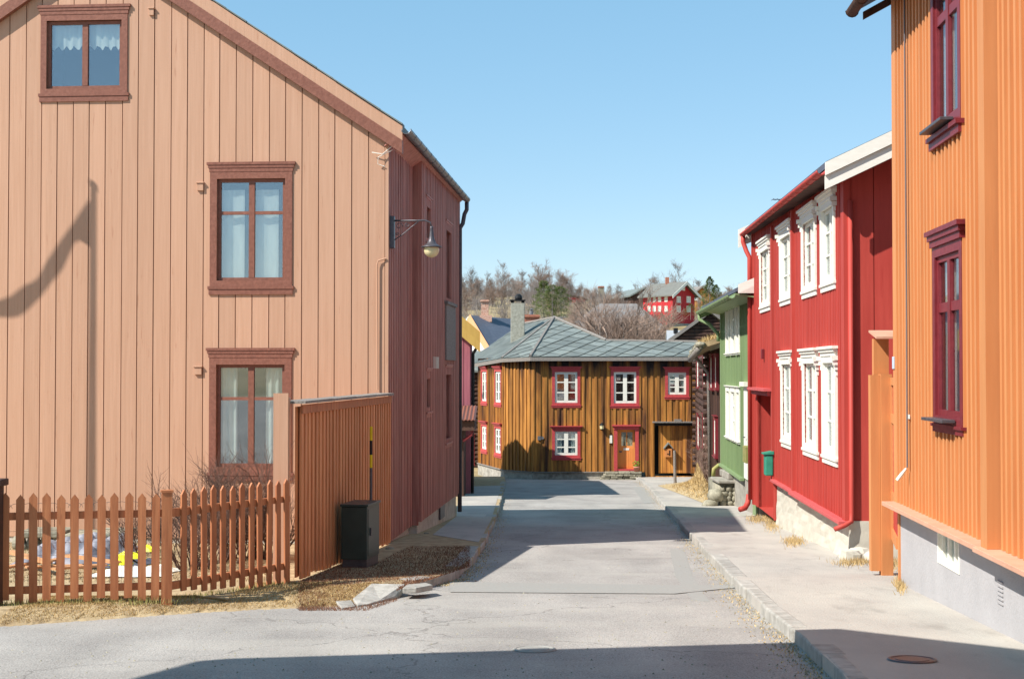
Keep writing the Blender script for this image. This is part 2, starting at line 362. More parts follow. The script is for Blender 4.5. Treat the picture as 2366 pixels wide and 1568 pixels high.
# ------------------------------------------------------------------ world, sun, camera
SUN = Vector((.87, .5, -1)).normalized()   # direction the light travels
w = bpy.data.worlds.new('World'); scene.world = w; w.use_nodes = True; nt = w.node_tree
sky = nt.nodes.new('ShaderNodeTexSky'); sky.sky_type = 'NISHITA'; sky.sun_disc = False
el = math.asin(-SUN.z); sky.sun_elevation = el
sky.sun_rotation = math.atan2(-SUN.x, -SUN.y) % (2 * math.pi)   # compass bearing of the sun measured from +Y
sky.air_density = 1.0; sky.dust_density = .15; sky.ozone_density = 1.0; sky.altitude = 600
bg = nt.nodes['Background']; bg.inputs['Strength'].default_value = .084
tint = nt.nodes.new('ShaderNodeVectorMath'); tint.operation = 'MULTIPLY'; tint.inputs[1].default_value = (.85, .72, .69); nt.links.new(sky.outputs[0], tint.inputs[0]); air = nt.nodes.new('ShaderNodeVectorMath'); air.operation = 'ADD'; air.inputs[1].default_value = (.75, 2.45, 3.6); nt.links.new(tint.outputs[0], air.inputs[0]); nt.links.new(air.outputs[0], bg.inputs['Color'])
sl = bpy.data.lights.new('sun', 'SUN'); sl.energy = 5.0; sl.angle = R(.53); sl.color = (1, .95, .875)
so = bpy.data.objects.new('sun', sl); COL.objects.link(so); so.rotation_euler = (-SUN).to_track_quat('Z', 'Y').to_euler(); so.location = (-20, -10, 30)
cam = bpy.data.cameras.new('camera'); cam.lens = 36 * F / 2366; cam.sensor_width = 36; cam.clip_end = 5000; cam.clip_start = .1
co = bpy.data.objects.new('camera', cam); COL.objects.link(co); co.location = (0, 0, EZ); co.rotation_euler = (R(90) + PITCH, 0, 0)
scene.camera = co
scene.view_settings.view_transform = 'Standard'; scene.view_settings.look = 'None'; scene.view_settings.exposure = 0.55
scene.render.resolution_x = 1024; scene.render.resolution_y = 678
# ------------------------------------------------------------------ ground
def hill(Y, X=0):
    b = [(-60, 3), (-5, .25), (0, 0), (68, -3.4), (95, -3.2), (125, -.5), (150, 4.5), (165, 6.6), (200, 10.2), (240, 12.6), (300, 13.5), (600, 10), (3000, 0)]
    for (a, za), (c, zc) in zip(b, b[1:]):
        if Y <= c: t = (Y - a) / (c - a); return za + (zc - za) * t
    return 0
def terrain():
    mb = MB(); ys = [-60, -30, -10, 0, 20, 40, 60, 68] + list(range(74, 300, 6)) + [320, 400, 600, 1000, 3000]; xs = [-3000, -800, -300, -150] + list(range(-90, 91, 6)) + [150, 300, 800, 3000]
    rr = random.Random(3)
    for y in ys:
        for x in xs:
            z = hill(y, x) - .12
            if y > 90: z += rr.uniform(-.25, .25) + (2.0 * math.sin(x * .035 + 1.9) * min(1, (y - 90) / 80) if abs(x) < 200 else 0)
            mb.v.append((x, y, z))
    n = len(xs)
    for j in range(len(ys) - 1):
        for i in range(n - 1): mb.f.append((j * n + i, j * n + i + 1, (j + 1) * n + i + 1, (j + 1) * n + i))
    m = mat('ground_turf', col(178, 158, 118), col(134, 116, 84), 0, (.6, .6, .6), bump=.5, c3=col(110, 106, 70), s3=(.15, .15, .15), lo3=.5, hi3=.65, f3=.6)
    return tag(mb.build('ground', m, smooth=True), kind='structure')
terrain()
def asphalt():
    m = bpy.data.materials.new('asphalt'); m.use_nodes = True; nt = m.node_tree; N = nt.nodes; L = nt.links; b = N['Principled BSDF']
    b.inputs['Roughness'].default_value = .85; b.inputs['Specular IOR Level'].default_value = .25
    tc = N.new('ShaderNodeTexCoord')
    def noise(s, d=5):
        mp = N.new('ShaderNodeMapping'); mp.inputs['Scale'].default_value = s; L.new(tc.outputs['Object'], mp.inputs['Vector'])
        n = N.new('ShaderNodeTexNoise'); n.inputs['Scale'].default_value = 1; n.inputs['Detail'].default_value = d; L.new(mp.outputs[0], n.inputs['Vector']); return n.outputs['Fac']
    def ramp(s, pts):
        r = N.new('ShaderNodeValToRGB'); L.new(s, r.inputs[0]); e = r.color_ramp.elements
        e[0].position, e[0].color = pts[0]; e[1].position, e[1].color = pts[-1]
        for p, c in pts[1:-1]: q = e.new(p); q.color = c
        return r.outputs[0]
    def mix(f, a, bb, mode='MIX'):
        x = N.new('ShaderNodeMix'); x.data_type = 'RGBA'; x.blend_type = mode
        (L.new(f, x.inputs[0]) if not isinstance(f, float) else setattr(x.inputs[0], 'default_value', f))
        for i, v in ((6, a), (7, bb)):
            (L.new(v, x.inputs[i]) if not isinstance(v, tuple) else setattr(x.inputs[i], 'default_value', v))
        return x.outputs[2]
    base = ramp(noise((1.1, .45, .8), 7), [(.33, (.295, .275, .254, 1)), (.67, (.412, .385, .353, 1))])
    speck = ramp(noise((75, 75, 75), 3), [(.3, (.55, .55, .55, 1)), (.5, (.96, .96, .96, 1)), (.72, (1.3, 1.3, 1.3, 1))])
    c = mix(1.0, base, speck, 'MULTIPLY')
    dust = ramp(noise((.5, 1.4, 1), 6), [(.5, (0, 0, 0, 1)), (.68, (1, 1, 1, 1))])
    sep = N.new('ShaderNodeSeparateColor'); L.new(dust, sep.inputs[0])
    mm = N.new('ShaderNodeMath'); mm.operation = 'MULTIPLY'; mm.inputs[1].default_value = .35; L.new(sep.outputs[0], mm.inputs[0])
    c = mix(mm.outputs[0], c, (.46, .43, .38, 1))
    # hairline cracks
    v = N.new('ShaderNodeTexVoronoi'); v.feature = 'DISTANCE_TO_EDGE'; v.inputs['Scale'].default_value = .23
    mp = N.new('ShaderNodeMapping'); L.new(tc.outputs['Object'], mp.inputs['Vector'])
    nz = N.new('ShaderNodeTexNoise'); nz.inputs['Scale'].default_value = 2.2; nz.inputs['Detail'].default_value = 6; L.new(tc.outputs['Object'], nz.inputs['Vector'])
    va = N.new('ShaderNodeVectorMath'); va.operation = 'ADD'; vs = N.new('ShaderNodeVectorMath'); vs.operation = 'SCALE'; vs.inputs['Scale'].default_value = .9
    L.new(nz.outputs['Color'], vs.inputs[0]); L.new(vs.outputs[0], va.inputs[0]); L.new(mp.outputs[0], va.inputs[1]); L.new(va.outputs[0], v.inputs['Vector'])
    mr = N.new('ShaderNodeMapRange'); mr.inputs['From Min'].default_value = .0006; mr.inputs['From Max'].default_value = .0045; mr.inputs['To Min'].default_value = .6; mr.inputs['To Max'].default_value = 0
    L.new(v.outputs['Distance'], mr.inputs['Value'])
    c = mix(mr.outputs[0], c, (.13, .12, .11, 1))
    L.new(c, b.inputs['Base Color'])
    bn = N.new('ShaderNodeBump'); bn.inputs['Strength'].default_value = .5; bn.inputs['Distance'].default_value = .012; L.new(noise((70, 70, 70), 5), bn.inputs['Height']); L.new(bn.outputs[0], b.inputs['Normal'])
    return m
M['asphalt'] = asphalt()
M['patch'] = mat('asphalt_patch', col(158, 156, 150), col(146, 144, 139), 0, (40, 40, 40), bump=.4, rough=.9)
M['pave'] = mat('pavement_concrete', col(188, 182, 171), col(162, 156, 149), 0, (.8, .5, .8), bump=.55, bscale=(40, 40, 40), c3=col(140, 134, 126), s3=(3, 1.2, 3), lo3=.55, hi3=.75, f3=.6, rough=.9)
M['kerb'] = mat('kerb_stone', col(182, 178, 170), col(142, 138, 130), .1, (7, 7, 7), bump=.7, bscale=(14, 14, 14), rough=.9)
M['earth'] = mat('verge_earth', col(190, 170, 134), col(150, 126, 94), 0, (5, 5, 5), bump=.8, bscale=(22, 22, 22), rough=1)
def sheet(name, xy, h, m, thick=.3, kind='structure', res=None):
    """flat polygon lying on the street's slope, given as world x, y"""
    mb = MB(); top = [(x, y, G(y, h)) for x, y in xy]; mb.slab(top, (0, 0, -thick)); o = mb.build(name, m); 
    bm = bmesh.new(); bm.from_mesh(o.data); bmesh.ops.triangulate(bm, faces=bm.faces); bm.to_mesh(o.data); bm.free()
    if kind: o['kind'] = kind
    return o
def G2(px, py, h): q = gp(px, py, h); return (q.x, q.y)
sheet('road', [(-45, -12), (14, -12), (14, 78), (-45, 78)], HR, M['asphalt'], .08)
def wob(pts, step=.35, amp=.03, seed=4):
    rr = random.Random(seed); out = []
    for (a, b) in zip(pts, pts[1:]):
        a = Vector(a); b = Vector(b); n = max(1, int((b - a).length / step))
        for i in range(n):
            t = i / n; q = a + (b - a) * t; out.append((q.x + rr.uniform(-amp, amp), q.y + rr.uniform(-amp, amp)))
    out.append(tuple(pts[-1])); return out
# right kerb, traced where the stone meets the road
rk = [G2(*p, HR) for p in ((1478, 1112), (1500, 1132), (1530, 1168), (1598, 1246), (1655, 1310), (1705, 1362), (1765, 1425), (1835, 1482), (1905, 1545), (1990, 1640), (2090, 1760))]
rk = [(rk[0][0] + .2, 66.5)] + rk + [(rk[-1][0] - .15, 2), (rk[-1][0] - .25, -8)]
rkw = wob(rk, .4, .018, 5)
sheet('pavement', rkw + [(20, -8), (20, 66.5)], HP, M['pave'], .2)
def kerbline(name, pts, wdt, h, m, side, seed):
    """a row of kerb stones, one structure mesh"""
    mb = MB(); rr = random.Random(seed)
    for a, b in zip(pts, pts[1:]):
        A = Vector(a); B = Vector(b); L = (B - A).length; d = (B - A) / L; nn = Vector((d.y, -d.x)) * side; k = 0
        while k < L - .05:
            e = min(L, k + rr.uniform(.9, 1.6)); p = A + d * (k + .006); q = A + d * (e - .006); o = rr.uniform(-.018, .018); dz = rr.uniform(-.012, .002)
            ws = wdt + rr.uniform(-.02, .02); c = [p - nn * (.015 + o), q - nn * (.015 + o), q + nn * ws, p + nn * ws]
            mb.hexa([(v.x, v.y, G(v.y, h) - .25) for v in c] + [(v.x, v.y, G(v.y, h) + .006 + dz) for v in c]); k = e
    o = mb.build(name, m, bevel=.018); o['kind'] = 'structure'; return o
kerbline('kerb', rk[:-1], .16, HP, M['kerb'], -1, 6)
# left verge / yard, one raised sheet
lk = [G2(*p, HR) for p in ((1168, 1118), (1160, 1150), (1146, 1200), (1118, 1262), (1090, 1305), (1050, 1338), (1000, 1354), (955, 1362), (905, 1372), (850, 1390), (780, 1396))]
edge = [G2(*p, HR) for p in ((780, 1396), (600, 1406), (400, 1418), (200, 1432), (0, 1446), (-200, 1460))]
lk0 = [(lk[0][0] - .1, 66)] + lk
edge = [G2(*p, HR) for p in ((930, 1367), (905, 1372), (850, 1390), (780, 1400))] + edge[1:]
wds = [.35, .5, .8, .9, .6] + [.4] * (len(edge) - 5)
inner = [(x, y + w_) for (x, y), w_ in zip(edge, wds)]
poly = wob(lk0[:9], .4, .02, 8) + inner + [(-30, edge[-1][1] - 2), (-30, 66)]
sheet('verge', poly, HP, M['earth'], .2)
def verge_e(x):
    for a, b, wa, wb in zip(edge, edge[1:], wds, wds[1:]):
        if b[0] <= x <= a[0]: t = (x - b[0]) / (a[0] - b[0]); return b[1] + (a[1] - b[1]) * t, wb + (wa - wb) * t
    return (edge[0][1], wds[0]) if x > edge[0][0] else (edge[-1][1], wds[-1])
def vz(x, y):
    e, w_ = verge_e(x); t = max(0, min(1, (y - e) / w_)) if x <= edge[0][0] else 1
    return G(y, HR) + (HR - HP) * (t ** .7) + .002
mb = MB(); rr = random.Random(31); n_ = 120; x0_, x1_ = edge[-1][0], edge[0][0]; rows = 9
for i in range(n_ + 1):
    x = x0_ + (x1_ - x0_) * i / n_; e, w_ = verge_e(x)
    for k in range(rows + 1):
        y = e + (w_ + .04) * k / rows - (rr.uniform(0, .10) if k == 0 else 0); mb.v.append((x, y, (G(y, HR) - .004) if k == 0 else vz(x, y) + rr.uniform(-.006, .006)))
mb.f = [(i * (rows + 1) + k, (i + 1) * (rows + 1) + k, (i + 1) * (rows + 1) + k + 1, i * (rows + 1) + k + 1) for i in range(n_) for k in range(rows)]
tag(mb.build('verge_slope', M['earth'], smooth=True), kind='structure')
kerbline('kerb_left', lk[:8], .2, HP, M['kerb'], 1, 12)
# left pavement strip between kerb and house
sheet('pavement_left', [G2(*p, HP) for p in ((1158, 1121), (1150, 1150), (1135, 1200), (1106, 1252), (1000, 1235), (1055, 1192), (1060, 1125))], HP - .006, M['pave'], .05)
# asphalt patch strips on the road
sheet('road_patch', [G2(*p, HR) for p in ((1548, 1268), (1580, 1268), (1600, 1330), (1640, 1390), (1600, 1386), (1560, 1330))], HR - .004, M['patch'], .003)
sheet('road_patch_far', [G2(*p, HR) for p in ((1462, 1124), (1488, 1124), (1515, 1160), (1488, 1163))], HR - .004, M['patch'], .003)
sheet('road_seam', [G2(*p, HR) for p in ((1040, 1345), (1560, 1352), (1700, 1352), (1700, 1358), (1560, 1372), (1040, 1368))], HR - .009, M['patch'], .003)
# ------------------------------------------------------------------ PEACH HOUSE (left)
CL = at(889, HZ, 22); dS = Vector((.0767, .9971))
PH = thing('wooden_house', 'tall peach wooden house with brown-red window frames, gable towards the viewer', 'house', (CL.x, CL.y, G(22, HP)))
Wg = Wall((CL.x, CL.y), (-.9971, .0767), -1)
Ws = Wall((CL.x, CL.y), dS, 1)
assert Wg.n.y < 0 and Ws.n.x > 0
T = .665; ur = Wg.u(222); LEN = Wall(Ws.pt(0, .15, 0).xy, dS, 1).u(1056); UW = 2 * ur
ztip = at(931, 291, 21.95).z                    # roof top at eave tip
utip = Wg.u(931)
ztop = lambda u: ztip + T * ((u if u < ur else 2 * ur - u) - utip)
zwall = lambda u: ztop(u) - .10
zb = Wg.z(889, 1246)
wA = (Wg.u(277), Wg.u(103), Wg.z(190, 205), Wg.z(190, 48))
wB = (Wg.u(658), Wg.u(500), Wg.z(580, 648), Wg.z(580, 413))
wC = (Wg.u(658), Wg.u(500), Wg.z(580, 1078), Wg.z(580, 842))
ops = [wA, wB, wC]
mb = MB(); siding(Wg, mb, 0.0, UW, lambda u: zb + .0 * u, zwall, .262, ops, (ur,), 'flush', seed=11, gap=.015, jit=.03)
Wg.bx(mb, -.055, -.002, -.05, .012, zb - .03, zwall(.0))
mb.build('gable_wall', M['peach'], PH)
kw = dict(cm='brownred', sm='brownred', hood=(.05, .15, .045), sill=(.03, .13, .035), proj=.022, rec=.035, sf=.05)
window(PH, Wg, *wA, cas=.095, cols=(1, 1), curtain='valance', label='upper window with a short white valance', **kw)
window(PH, Wg, *wB, cas=.11, cols=(1, 1), rows=(1, 2), curtain='blinds', mun=.05, label='middle window with pale blinds', **kw)
window(PH, Wg, *wC, cas=.11, cols=(1, 1), rows=(1, 2), curtain='sides', mun=.05, label='ground floor window with lace curtains', **kw)
for (a, b, c, d) in ((341, 352, 22, 37), (454, 469, 424, 441), (450, 467, 848, 865)):
    mb = MB(); u0, u1 = Wg.u(b), Wg.u(a); z0, z1 = Wg.z(a, d), Wg.z(a, c)
    Wg.bx(mb, u0, u1, .004, .035, z0, z1, z0, z1); Wg.bx(mb, u0 - .012, u1 + .012, .004, .05, z1, z1 + .02); mb.build('vent_cover', M['peach'], PH, bevel=.004)
# side wall
zbs = Ws.z(1000, 1166)
sops = []
def sw(pa, pb, pyt, pyb):
    pm = (pa + pb) / 2; return (Ws.u(pa), Ws.u(pb), Ws.z(pm, pyb), Ws.z(pm, pyt))
s1 = sw(979, 989, 480, 552); s2 = sw(1025, 1037, 535, 690); s3 = sw(980, 989, 875, 940); s4 = sw(1025, 1037, 865, 1012)
zt_s = ztop(0) - .05
up0, up1 = Ws.u(946), Ws.u(966)
Ws0 = Ws; mb = MB(); siding(Ws0, mb, .035, up0, lambda u: zbs - .06, zt_s, .17, (), (), 'batten', bat=.075, bt=.06, seed=21)
Ws = Wall(Ws0.pt(0, .15, 0).xy, dS, 1); 
s1 = sw(979, 989, 480, 552); s2 = sw(1025, 1037, 535, 690); s3 = sw(980, 989, 875, 940); s4 = sw(1025, 1037, 865, 1012)
siding(Ws, mb, up0, LEN, lambda u: zbs, zt_s, .17, [s1, s2, s3, s4], (), 'batten', bat=.075, bt=.06, seed=22)
Ws.bx(mb, up0 - .03, up0 + .03, -.2, .01, zbs - .06, zt_s); Ws.bx(mb, LEN - .15, LEN + .02, .0, .06, zbs, zt_s)
mb.build('side_wall', M['sidered'], PH)
for s in (s1, s2, s3, s4):
    big = (s is s2 or s is s4)
    window(PH, Ws, *s, cas=.1, cm='sidered', sm='brownred', hood=(.04, .1, .08), sill=(.03, .1, .08), proj=.05, rows=(1, 2) if big else (1,), cols=(1, 1) if big else (1,), curtain=None)
q = sw(1021, 1043, 706, 832); mb = MB(); Ws.bx(mb, q[0], q[1], .05, .09, q[2], q[3]); Ws.bx(mb, q[0] - .05, q[1] + .05, .05, .12, q[3], q[3] + .06); mb.build('wall_panel', M['greywood'], PH)
# back and far walls, foundation
Ws2 = Ws; Ws = Ws0
mb = MB(); Wf = Wall(Ws.pt(LEN, 0, 0).xy, (-.9971, .0767), 1)
strip(Wf, mb, 0, UW, -.06, 0, lambda u: zb, zwall, (), (ur,)); mb.build('far_gable_wall', M['sidered'], PH)
mb = MB(); Wl = Wall(Wg.pt(UW, 0, 0).xy, dS, -1); strip(Wl, mb, 0, LEN, -.06, 0, lambda u: zb, lambda u: zt_s); mb.build('back_wall', M['peach'], PH)
mb = MB(); Ws.bx(mb, 0.02, LEN - .02, -.5, -.07, zbs - 1.5, zbs + .0); Ws.bx(mb, .02, up0, -.07, -.01, zbs - 1.5, zbs - .062); Ws.bx(mb, up0 + .02, LEN - .02, -.07, .13, zbs - 1.5, zbs - .002); Wg.bx(mb, .02, UW - .02, -.5, -.02, zb - 1.2, zb + .0)
mb.build('foundation', M['concr'], PH)
mb = MB(); Ws2.bx(mb, Ws2.u(1016), Ws2.u(1026), -.01, .02, Ws.z(1021, 1182), Ws.z(1021, 1150)); mb.build('cellar_vent', M['iron'], PH)
# roof slabs
mb = MB(); W = Wg
def rp(u, w, dz=0): return Wg.pt(u, w, ztop(u) + dz)
B0, B1 = .08, -LEN - .15
mb.slab([rp(utip, B0), rp(ur, B0), rp(ur, B1), rp(utip, B1)], (0, 0, -.1))
mb.slab([rp(2 * ur - utip, B0), rp(ur, B0, .001), rp(ur, B1, .001), rp(2 * ur - utip, B1)], (0, 0, -.1)); mb.build('roof', M['slate'], PH)
# ragged slate edge over the barge board
mb = MB(); rr = random.Random(5); k = utip
while k < ur - .1:
    e = k + rr.uniform(.25, .4); o = rr.uniform(.0, .025)
    mb.hexa([rp(k, B0 - .2, .004), rp(e, B0 - .2, .004), rp(e, B0 + .03 + o, .004), rp(k, B0 + .03 + o, .004), rp(k, B0 - .2, .03), rp(e, B0 - .2, .022), rp(e, B0 + .03 + o, .022), rp(k, B0 + .03 + o, .03)]); k = e + .004
mb.build('edge_slates', M['slate'], PH)
def barge(mb, u0, u1, za, zc, w0, w1):   # za, zc offsets below roof top
    mb.hexa([Wg.pt(u0, w0, ztop(u0) - zc), Wg.pt(u1, w0, ztop(u1) - zc), Wg.pt(u1, w1, ztop(u1) - zc), Wg.pt(u0, w1, ztop(u0) - zc),
             Wg.pt(u0, w0, ztop(u0) - za), Wg.pt(u1, w0, ztop(u1) - za), Wg.pt(u1, w1, ztop(u1) - za), Wg.pt(u0, w1, ztop(u0) - za)])
mb = MB(); barge(mb, utip, ur, .012, .235, B0, B0 + .02); barge(mb, 2 * ur - utip, ur, .012, .235, B0, B0 + .02); mb.build('upper_bargeboard', M['peach'], PH)
mb = MB(); barge(mb, utip, ur, .236, .44, .012, B0 + .028); barge(mb, 2 * ur - utip, ur, .236, .44, .012, B0 + .028); mb.build('lower_bargeboard', M['brownred'], PH)
mb = MB(); mb.slab([rp(utip + .02, B0, -.11), Wg.pt(0, B0, ztop(utip) - .3), Wg.pt(0, B1, ztop(utip) - .3), rp(utip + .02, B1, -.11)], (0, 0, -.02)); mb.build('soffit', M['sidered'], PH)
mb = MB(); g0 = Ws.pt(-.1, -utip + .06, ztip - .06); g1 = Ws.pt(LEN + .15, -utip + .06, ztip - .1); gutter(mb, g0, g1, .075); mb.build('gutter', M['zinc'], PH, smooth=True)
mb = MB(); e = g1 + Vector((0, -.12, -.08)); c1 = Ws.pt(LEN - .08, .22, ztip - .75)
mb.tube([e, e + Vector((0, 0, -.16)), e + Vector((-.05, 0, -.26)), c1 + Vector((.06, 0, .1)), c1, c1 - Vector((0, 0, .3)), Vector((c1.x, c1.y, G(c1.y, HP) + .1))], .045, 10); mb.build('downpipe', M['iron'], PH, smooth=True)
mb = MB(); p0 = Wg.pt(-.02, .03, Wg.z(900, 350)); mb.tube([p0 + Vector((.12, 0, .1)), p0 + Vector((-.05, -.03, -.05)), p0 + Vector((-.22, 0, -.02))], .008, 5); mb.tube([p0 + Vector((.1, 0, .02)), p0 + Vector((-.12, -.03, -.1)), p0 + Vector((-.13, 0, -.2)), p0 + Vector((-.02, 0, -.24))], .006, 5); mb.build('loose_wire', M['white'], PH)
# conduit and cable on the corner
mb = MB(); a = Wg.pt(.0, .03, Wg.z(890, 600)); mb.tube([a + Vector((.02, 0, .02)), a + Vector((-.1, 0, -.02)), a + Vector((-.12, 0, -.08)), Wg.pt(Wg.u(873), .03, Wg.z(873, 900))], .012, 6); mb.build('conduit', M['peach'], PH)
# street lamp on the corner
ya = Ws.u(901); lz = Ws.z(905, 518); A0 = Ws.pt(.12, .05, lz)
SLp = thing('street_lamp', 'dark metal street lamp on a scrolled wall arm at the corner of the peach house', 'street lamp', tuple(A0))
mb = MB(); Ws.bx(mb, .06, .18, .046, .13, Ws.z(898, 577), Ws.z(898, 503)); mb.build('mounting_plate', M['iron'], SLp, bevel=.006)
n = Vector((Ws.n.x, Ws.n.y, 0)); arm = .66
mb = MB(); pts = [A0 + n * .08, A0 + n * .5, A0 + n * (arm - .1), A0 + n * (arm - .02) - Vector((0, 0, .03)), A0 + n * arm - Vector((0, 0, .12))]
mb.tube(pts, .014, 8); mb.tube([A0 + n * .08 - Vector((0, 0, .3)), A0 + n * .2 - Vector((0, 0, .22)), A0 + n * .36 - Vector((0, 0, .09)), A0 + n * .46 - Vector((0, 0, .01))], .009, 6)
def spiral(c, r0, s):
    return [c + (n * math.cos(t * .5) + Vector((0, 0, 1)) * math.sin(t * .5) * s) * (r0 * (1 - t / 16)) for t in range(14)]
mb.tube(spiral(A0 + n * .15 - Vector((0, 0, .09)), .06, 1), .007, 5); mb.tube(spiral(A0 + n * .27 - Vector((0, 0, .06)), .04, -1), .006, 5); mb.tube(spiral(A0 + n * .12 - Vector((0, 0, .21)), .03, 1), .006, 5)
mb.build('arm', M['iron'], SLp, smooth=True)
lp = A0 + n * arm - Vector((0, 0, .12))
mb = MB(); mb.lathe(lp, [(.0, .03), (.022, .03), (.028, .0), (.022, -.03), (.03, -.06), (.035, -.12), (.05, -.18), (.075, -.24), (.12, -.27), (.16, -.285), (.165, -.30), (.14, -.305), (.08, -.30)], 18); mb.build('lamp_shade', M['iron'], SLp, smooth=True)
mb = MB(); mb.lathe(lp, [(.11, -.30), (.12, -.34), (.11, -.39), (.075, -.435), (.03, -.455), (0, -.46)], 18); mb.build('lamp_glass', M['frost'], SLp, smooth=True)
Ws = Ws2; q = sw(995, 1007, 824, 851); P = Ws.pt(q[0], .05, q[2])
mb = MB(); Ws.bx(mb, q[0], q[1], .05, .06, q[2], q[3]); tag(mb.build('notice', M['paper'], None), 'small pale paper notice pinned on the dark red side wall', 'notice')
# ------------------------------------------------------------------ board fence, picket fence, cabinet, snow pole
zf = EZ - .325
near = at(683, HZ, 16.2); BF = thing('board_fence', 'tall brown board fence with a grey plank cap running out from the peach house', 'fence', (near.x, near.y, G(16.2, HP)))
far = Vector((CL.x + .03, CL.y - .05)); dB = (far - near.xy).normalized(); LB = (far - near.xy).length; Wb = Wall(near.xy, dB, 1)
mb = MB(); rr = random.Random(8); k = .03
while k < LB - .04:
    zbm = G(Wb.pt(k, 0, 0).y, HP) + .03 + rr.uniform(-.02, .02)
    Wb.bx(mb, k, k + .1, .04, .062 + rr.uniform(-.004, .004), zbm, zf - .08); k += .19
k = -.02
while k < LB - .02:
    zbm = G(Wb.pt(k, 0, 0).y, HP) + .04; Wb.bx(mb, k, min(k + .185, LB), -.0, .02, zbm, zf - .08); k += .19
mb.build('board_panel', M['fencebd'], BF)
mb = MB(); Wb.bx(mb, 0, LB, .063, .085, zf - .16, zf - .06); mb.build('top_rail', M['peachdk'], BF)
mb = MB(); rr = random.Random(3)
for i in range(4): Wb.bx(mb, LB * i / 4 - .06, LB * (i + 1) / 4 - .064, -.16, .13, zf - .045 + rr.uniform(0, .006), zf - .015, zf - .045, zf - .01)
mb.build('cap_plank', M['greywood'], BF)
pl = at(633, HZ, 16.05); pr = at(668, HZ, 16.05)
mb = MB(); zt = at(650, 908, 16.05).z; mb.box(pl.x, pr.x - .004, 16.02, 16.05, G(16, HP) - .02, zt); mb.box(pl.x + .06, pr.x, 16.052, 16.17, G(16, HP) - .02, zt - .05); mb.build('end_post', M['peach'], BF)
# picket fence
PF = thing('picket_fence', 'reddish brown wooden picket fence with pointed pickets along the verge', 'fence', (at(388, HZ, 14.2).x, 14.2, G(14.2, HP)))
def picket(parent, P, d, nrm, zt, zb, wd=.07, th=.02, tilt=0):
    mb = MB(); d = Vector((d.x, d.y, 0)); nn = Vector((nrm.x, nrm.y, 0)); P = Vector((P[0], P[1], 0)); a = P - d * wd / 2; b = P + d * wd / 2; t = d * tilt
    pts = [a + Vector((0, 0, zb)), b + Vector((0, 0, zb)), b + t + Vector((0, 0, zt - .05)), P + t + Vector((0, 0, zt)), a + t + Vector((0, 0, zt - .05))]
    mb.slab([p + nn * .022 for p in pts], nn * th); mb.build('picket', M['peachdk'], parent)
yA = lambda px: 13.85 + .35 * px / 390.0
rr = random.Random(4)
pA = [16, 49, 81, 112, 143, 176, 206, 237, 268, 299, 331, 361]
A_l = Vector((at(-40, HZ, yA(-40)).x, yA(-40))); A_r = Vector((at(388, HZ, 14.2).x, 14.2)); dA = (A_r - A_l).normalized(); nA = Vector((dA.y, -dA.x))
for i, px in enumerate([-15] + pA):
    Y = yA(px); q = at(px, HZ, Y); picket(PF, (q.x, Y), dA, nA, at(px, 1139 + rr.uniform(-3, 3) - (px > 250) * 3, Y).z, at(px, 1384 + rr.uniform(-6, 6) + (px < 120) * 6, Y).z, tilt=rr.uniform(-.01, .01), wd=.078)
pB = [421, 445, 469, 490, 512, 534, 556, 578, 597, 618, 639, 659]
B_r = Vector((at(668, HZ, 15.95).x, 15.95)); dBv = (B_r - A_r).normalized(); nB = Vector((dBv.y, -dBv.x)); WB = Wall(A_r, dBv, 1)
for i, px in enumerate(pB):
    u = WB.u(px); q = WB.pt(u, 0, 0); t = i / 11
    picket(PF, (q.x, q.y), dBv, nB, at(px, 1128 - 21 * t + rr.uniform(-3, 3), q.y).z, at(px, 1362 - 14 * t + rr.uniform(-4, 6), q.y).z, tilt=rr.uniform(-.02, .02), wd=.078)
WA = Wall(A_l, dA, 1); LA = (A_r - A_l).length; LBv = (B_r - A_r).length
for (W_, Lx, y1, y2, px) in ((WA, LA, 1180, 1197, 200), (WA, LA, 1349, 1366, 200)):
    z0 = W_.z(px, y2); z1 = W_.z(px, y1); mb = MB(); W_.bx(mb, 0, Lx - .04, -.02, .02, z0, z1); mb.build('rail', M['peachdk'], PF)
for (ya_, yb_) in (((1171, 1190), (1146, 1160)), ((1338, 1356), (1300, 1315))):
    mb = MB(); a0, a1 = WB.z(421, ya_[1]), WB.z(421, ya_[0]); b0, b1 = WB.z(655, yb_[1]), WB.z(655, yb_[0])
    WB.bx(mb, .03, LBv, -.02, .02, a0, a1, b0, b1); mb.build('rail', M['peachdk'], PF)
mb = MB(); q = A_r; mb.box(q.x - .05, q.x + .05, q.y - .06, q.y + .04, G(14.2, HP) - .1, at(388, 1136, 14.2).z, rz=.3); mb.box(q.x - .06, q.x + .06, q.y - .07, q.y + .05, at(388, 1136, 14.2).z, at(388, 1131, 14.2).z, rz=.3); mb.build('post', M['peachdk'], PF)
gq = at(2, HZ, 13.75)
GP = thing('gate_post', 'dark weathered gate post with a cap at the left end of the picket fence', 'post', (gq.x - .06, 13.75, G(13.75, HP)))
mb = MB(); mb.box(gq.x - .12, gq.x + .01, 13.7, 13.83, G(13.75, HP) - .1, at(0, 1122, 13.75).z); mb.build('post', M['tardk'], GP)
mb = MB(); mb.box(gq.x - .16, gq.x + .045, 13.66, 13.87, at(0, 1122, 13.75).z, at(0, 1106, 13.75).z); mb.build('cap', M['tardk'], GP, bevel=.01)
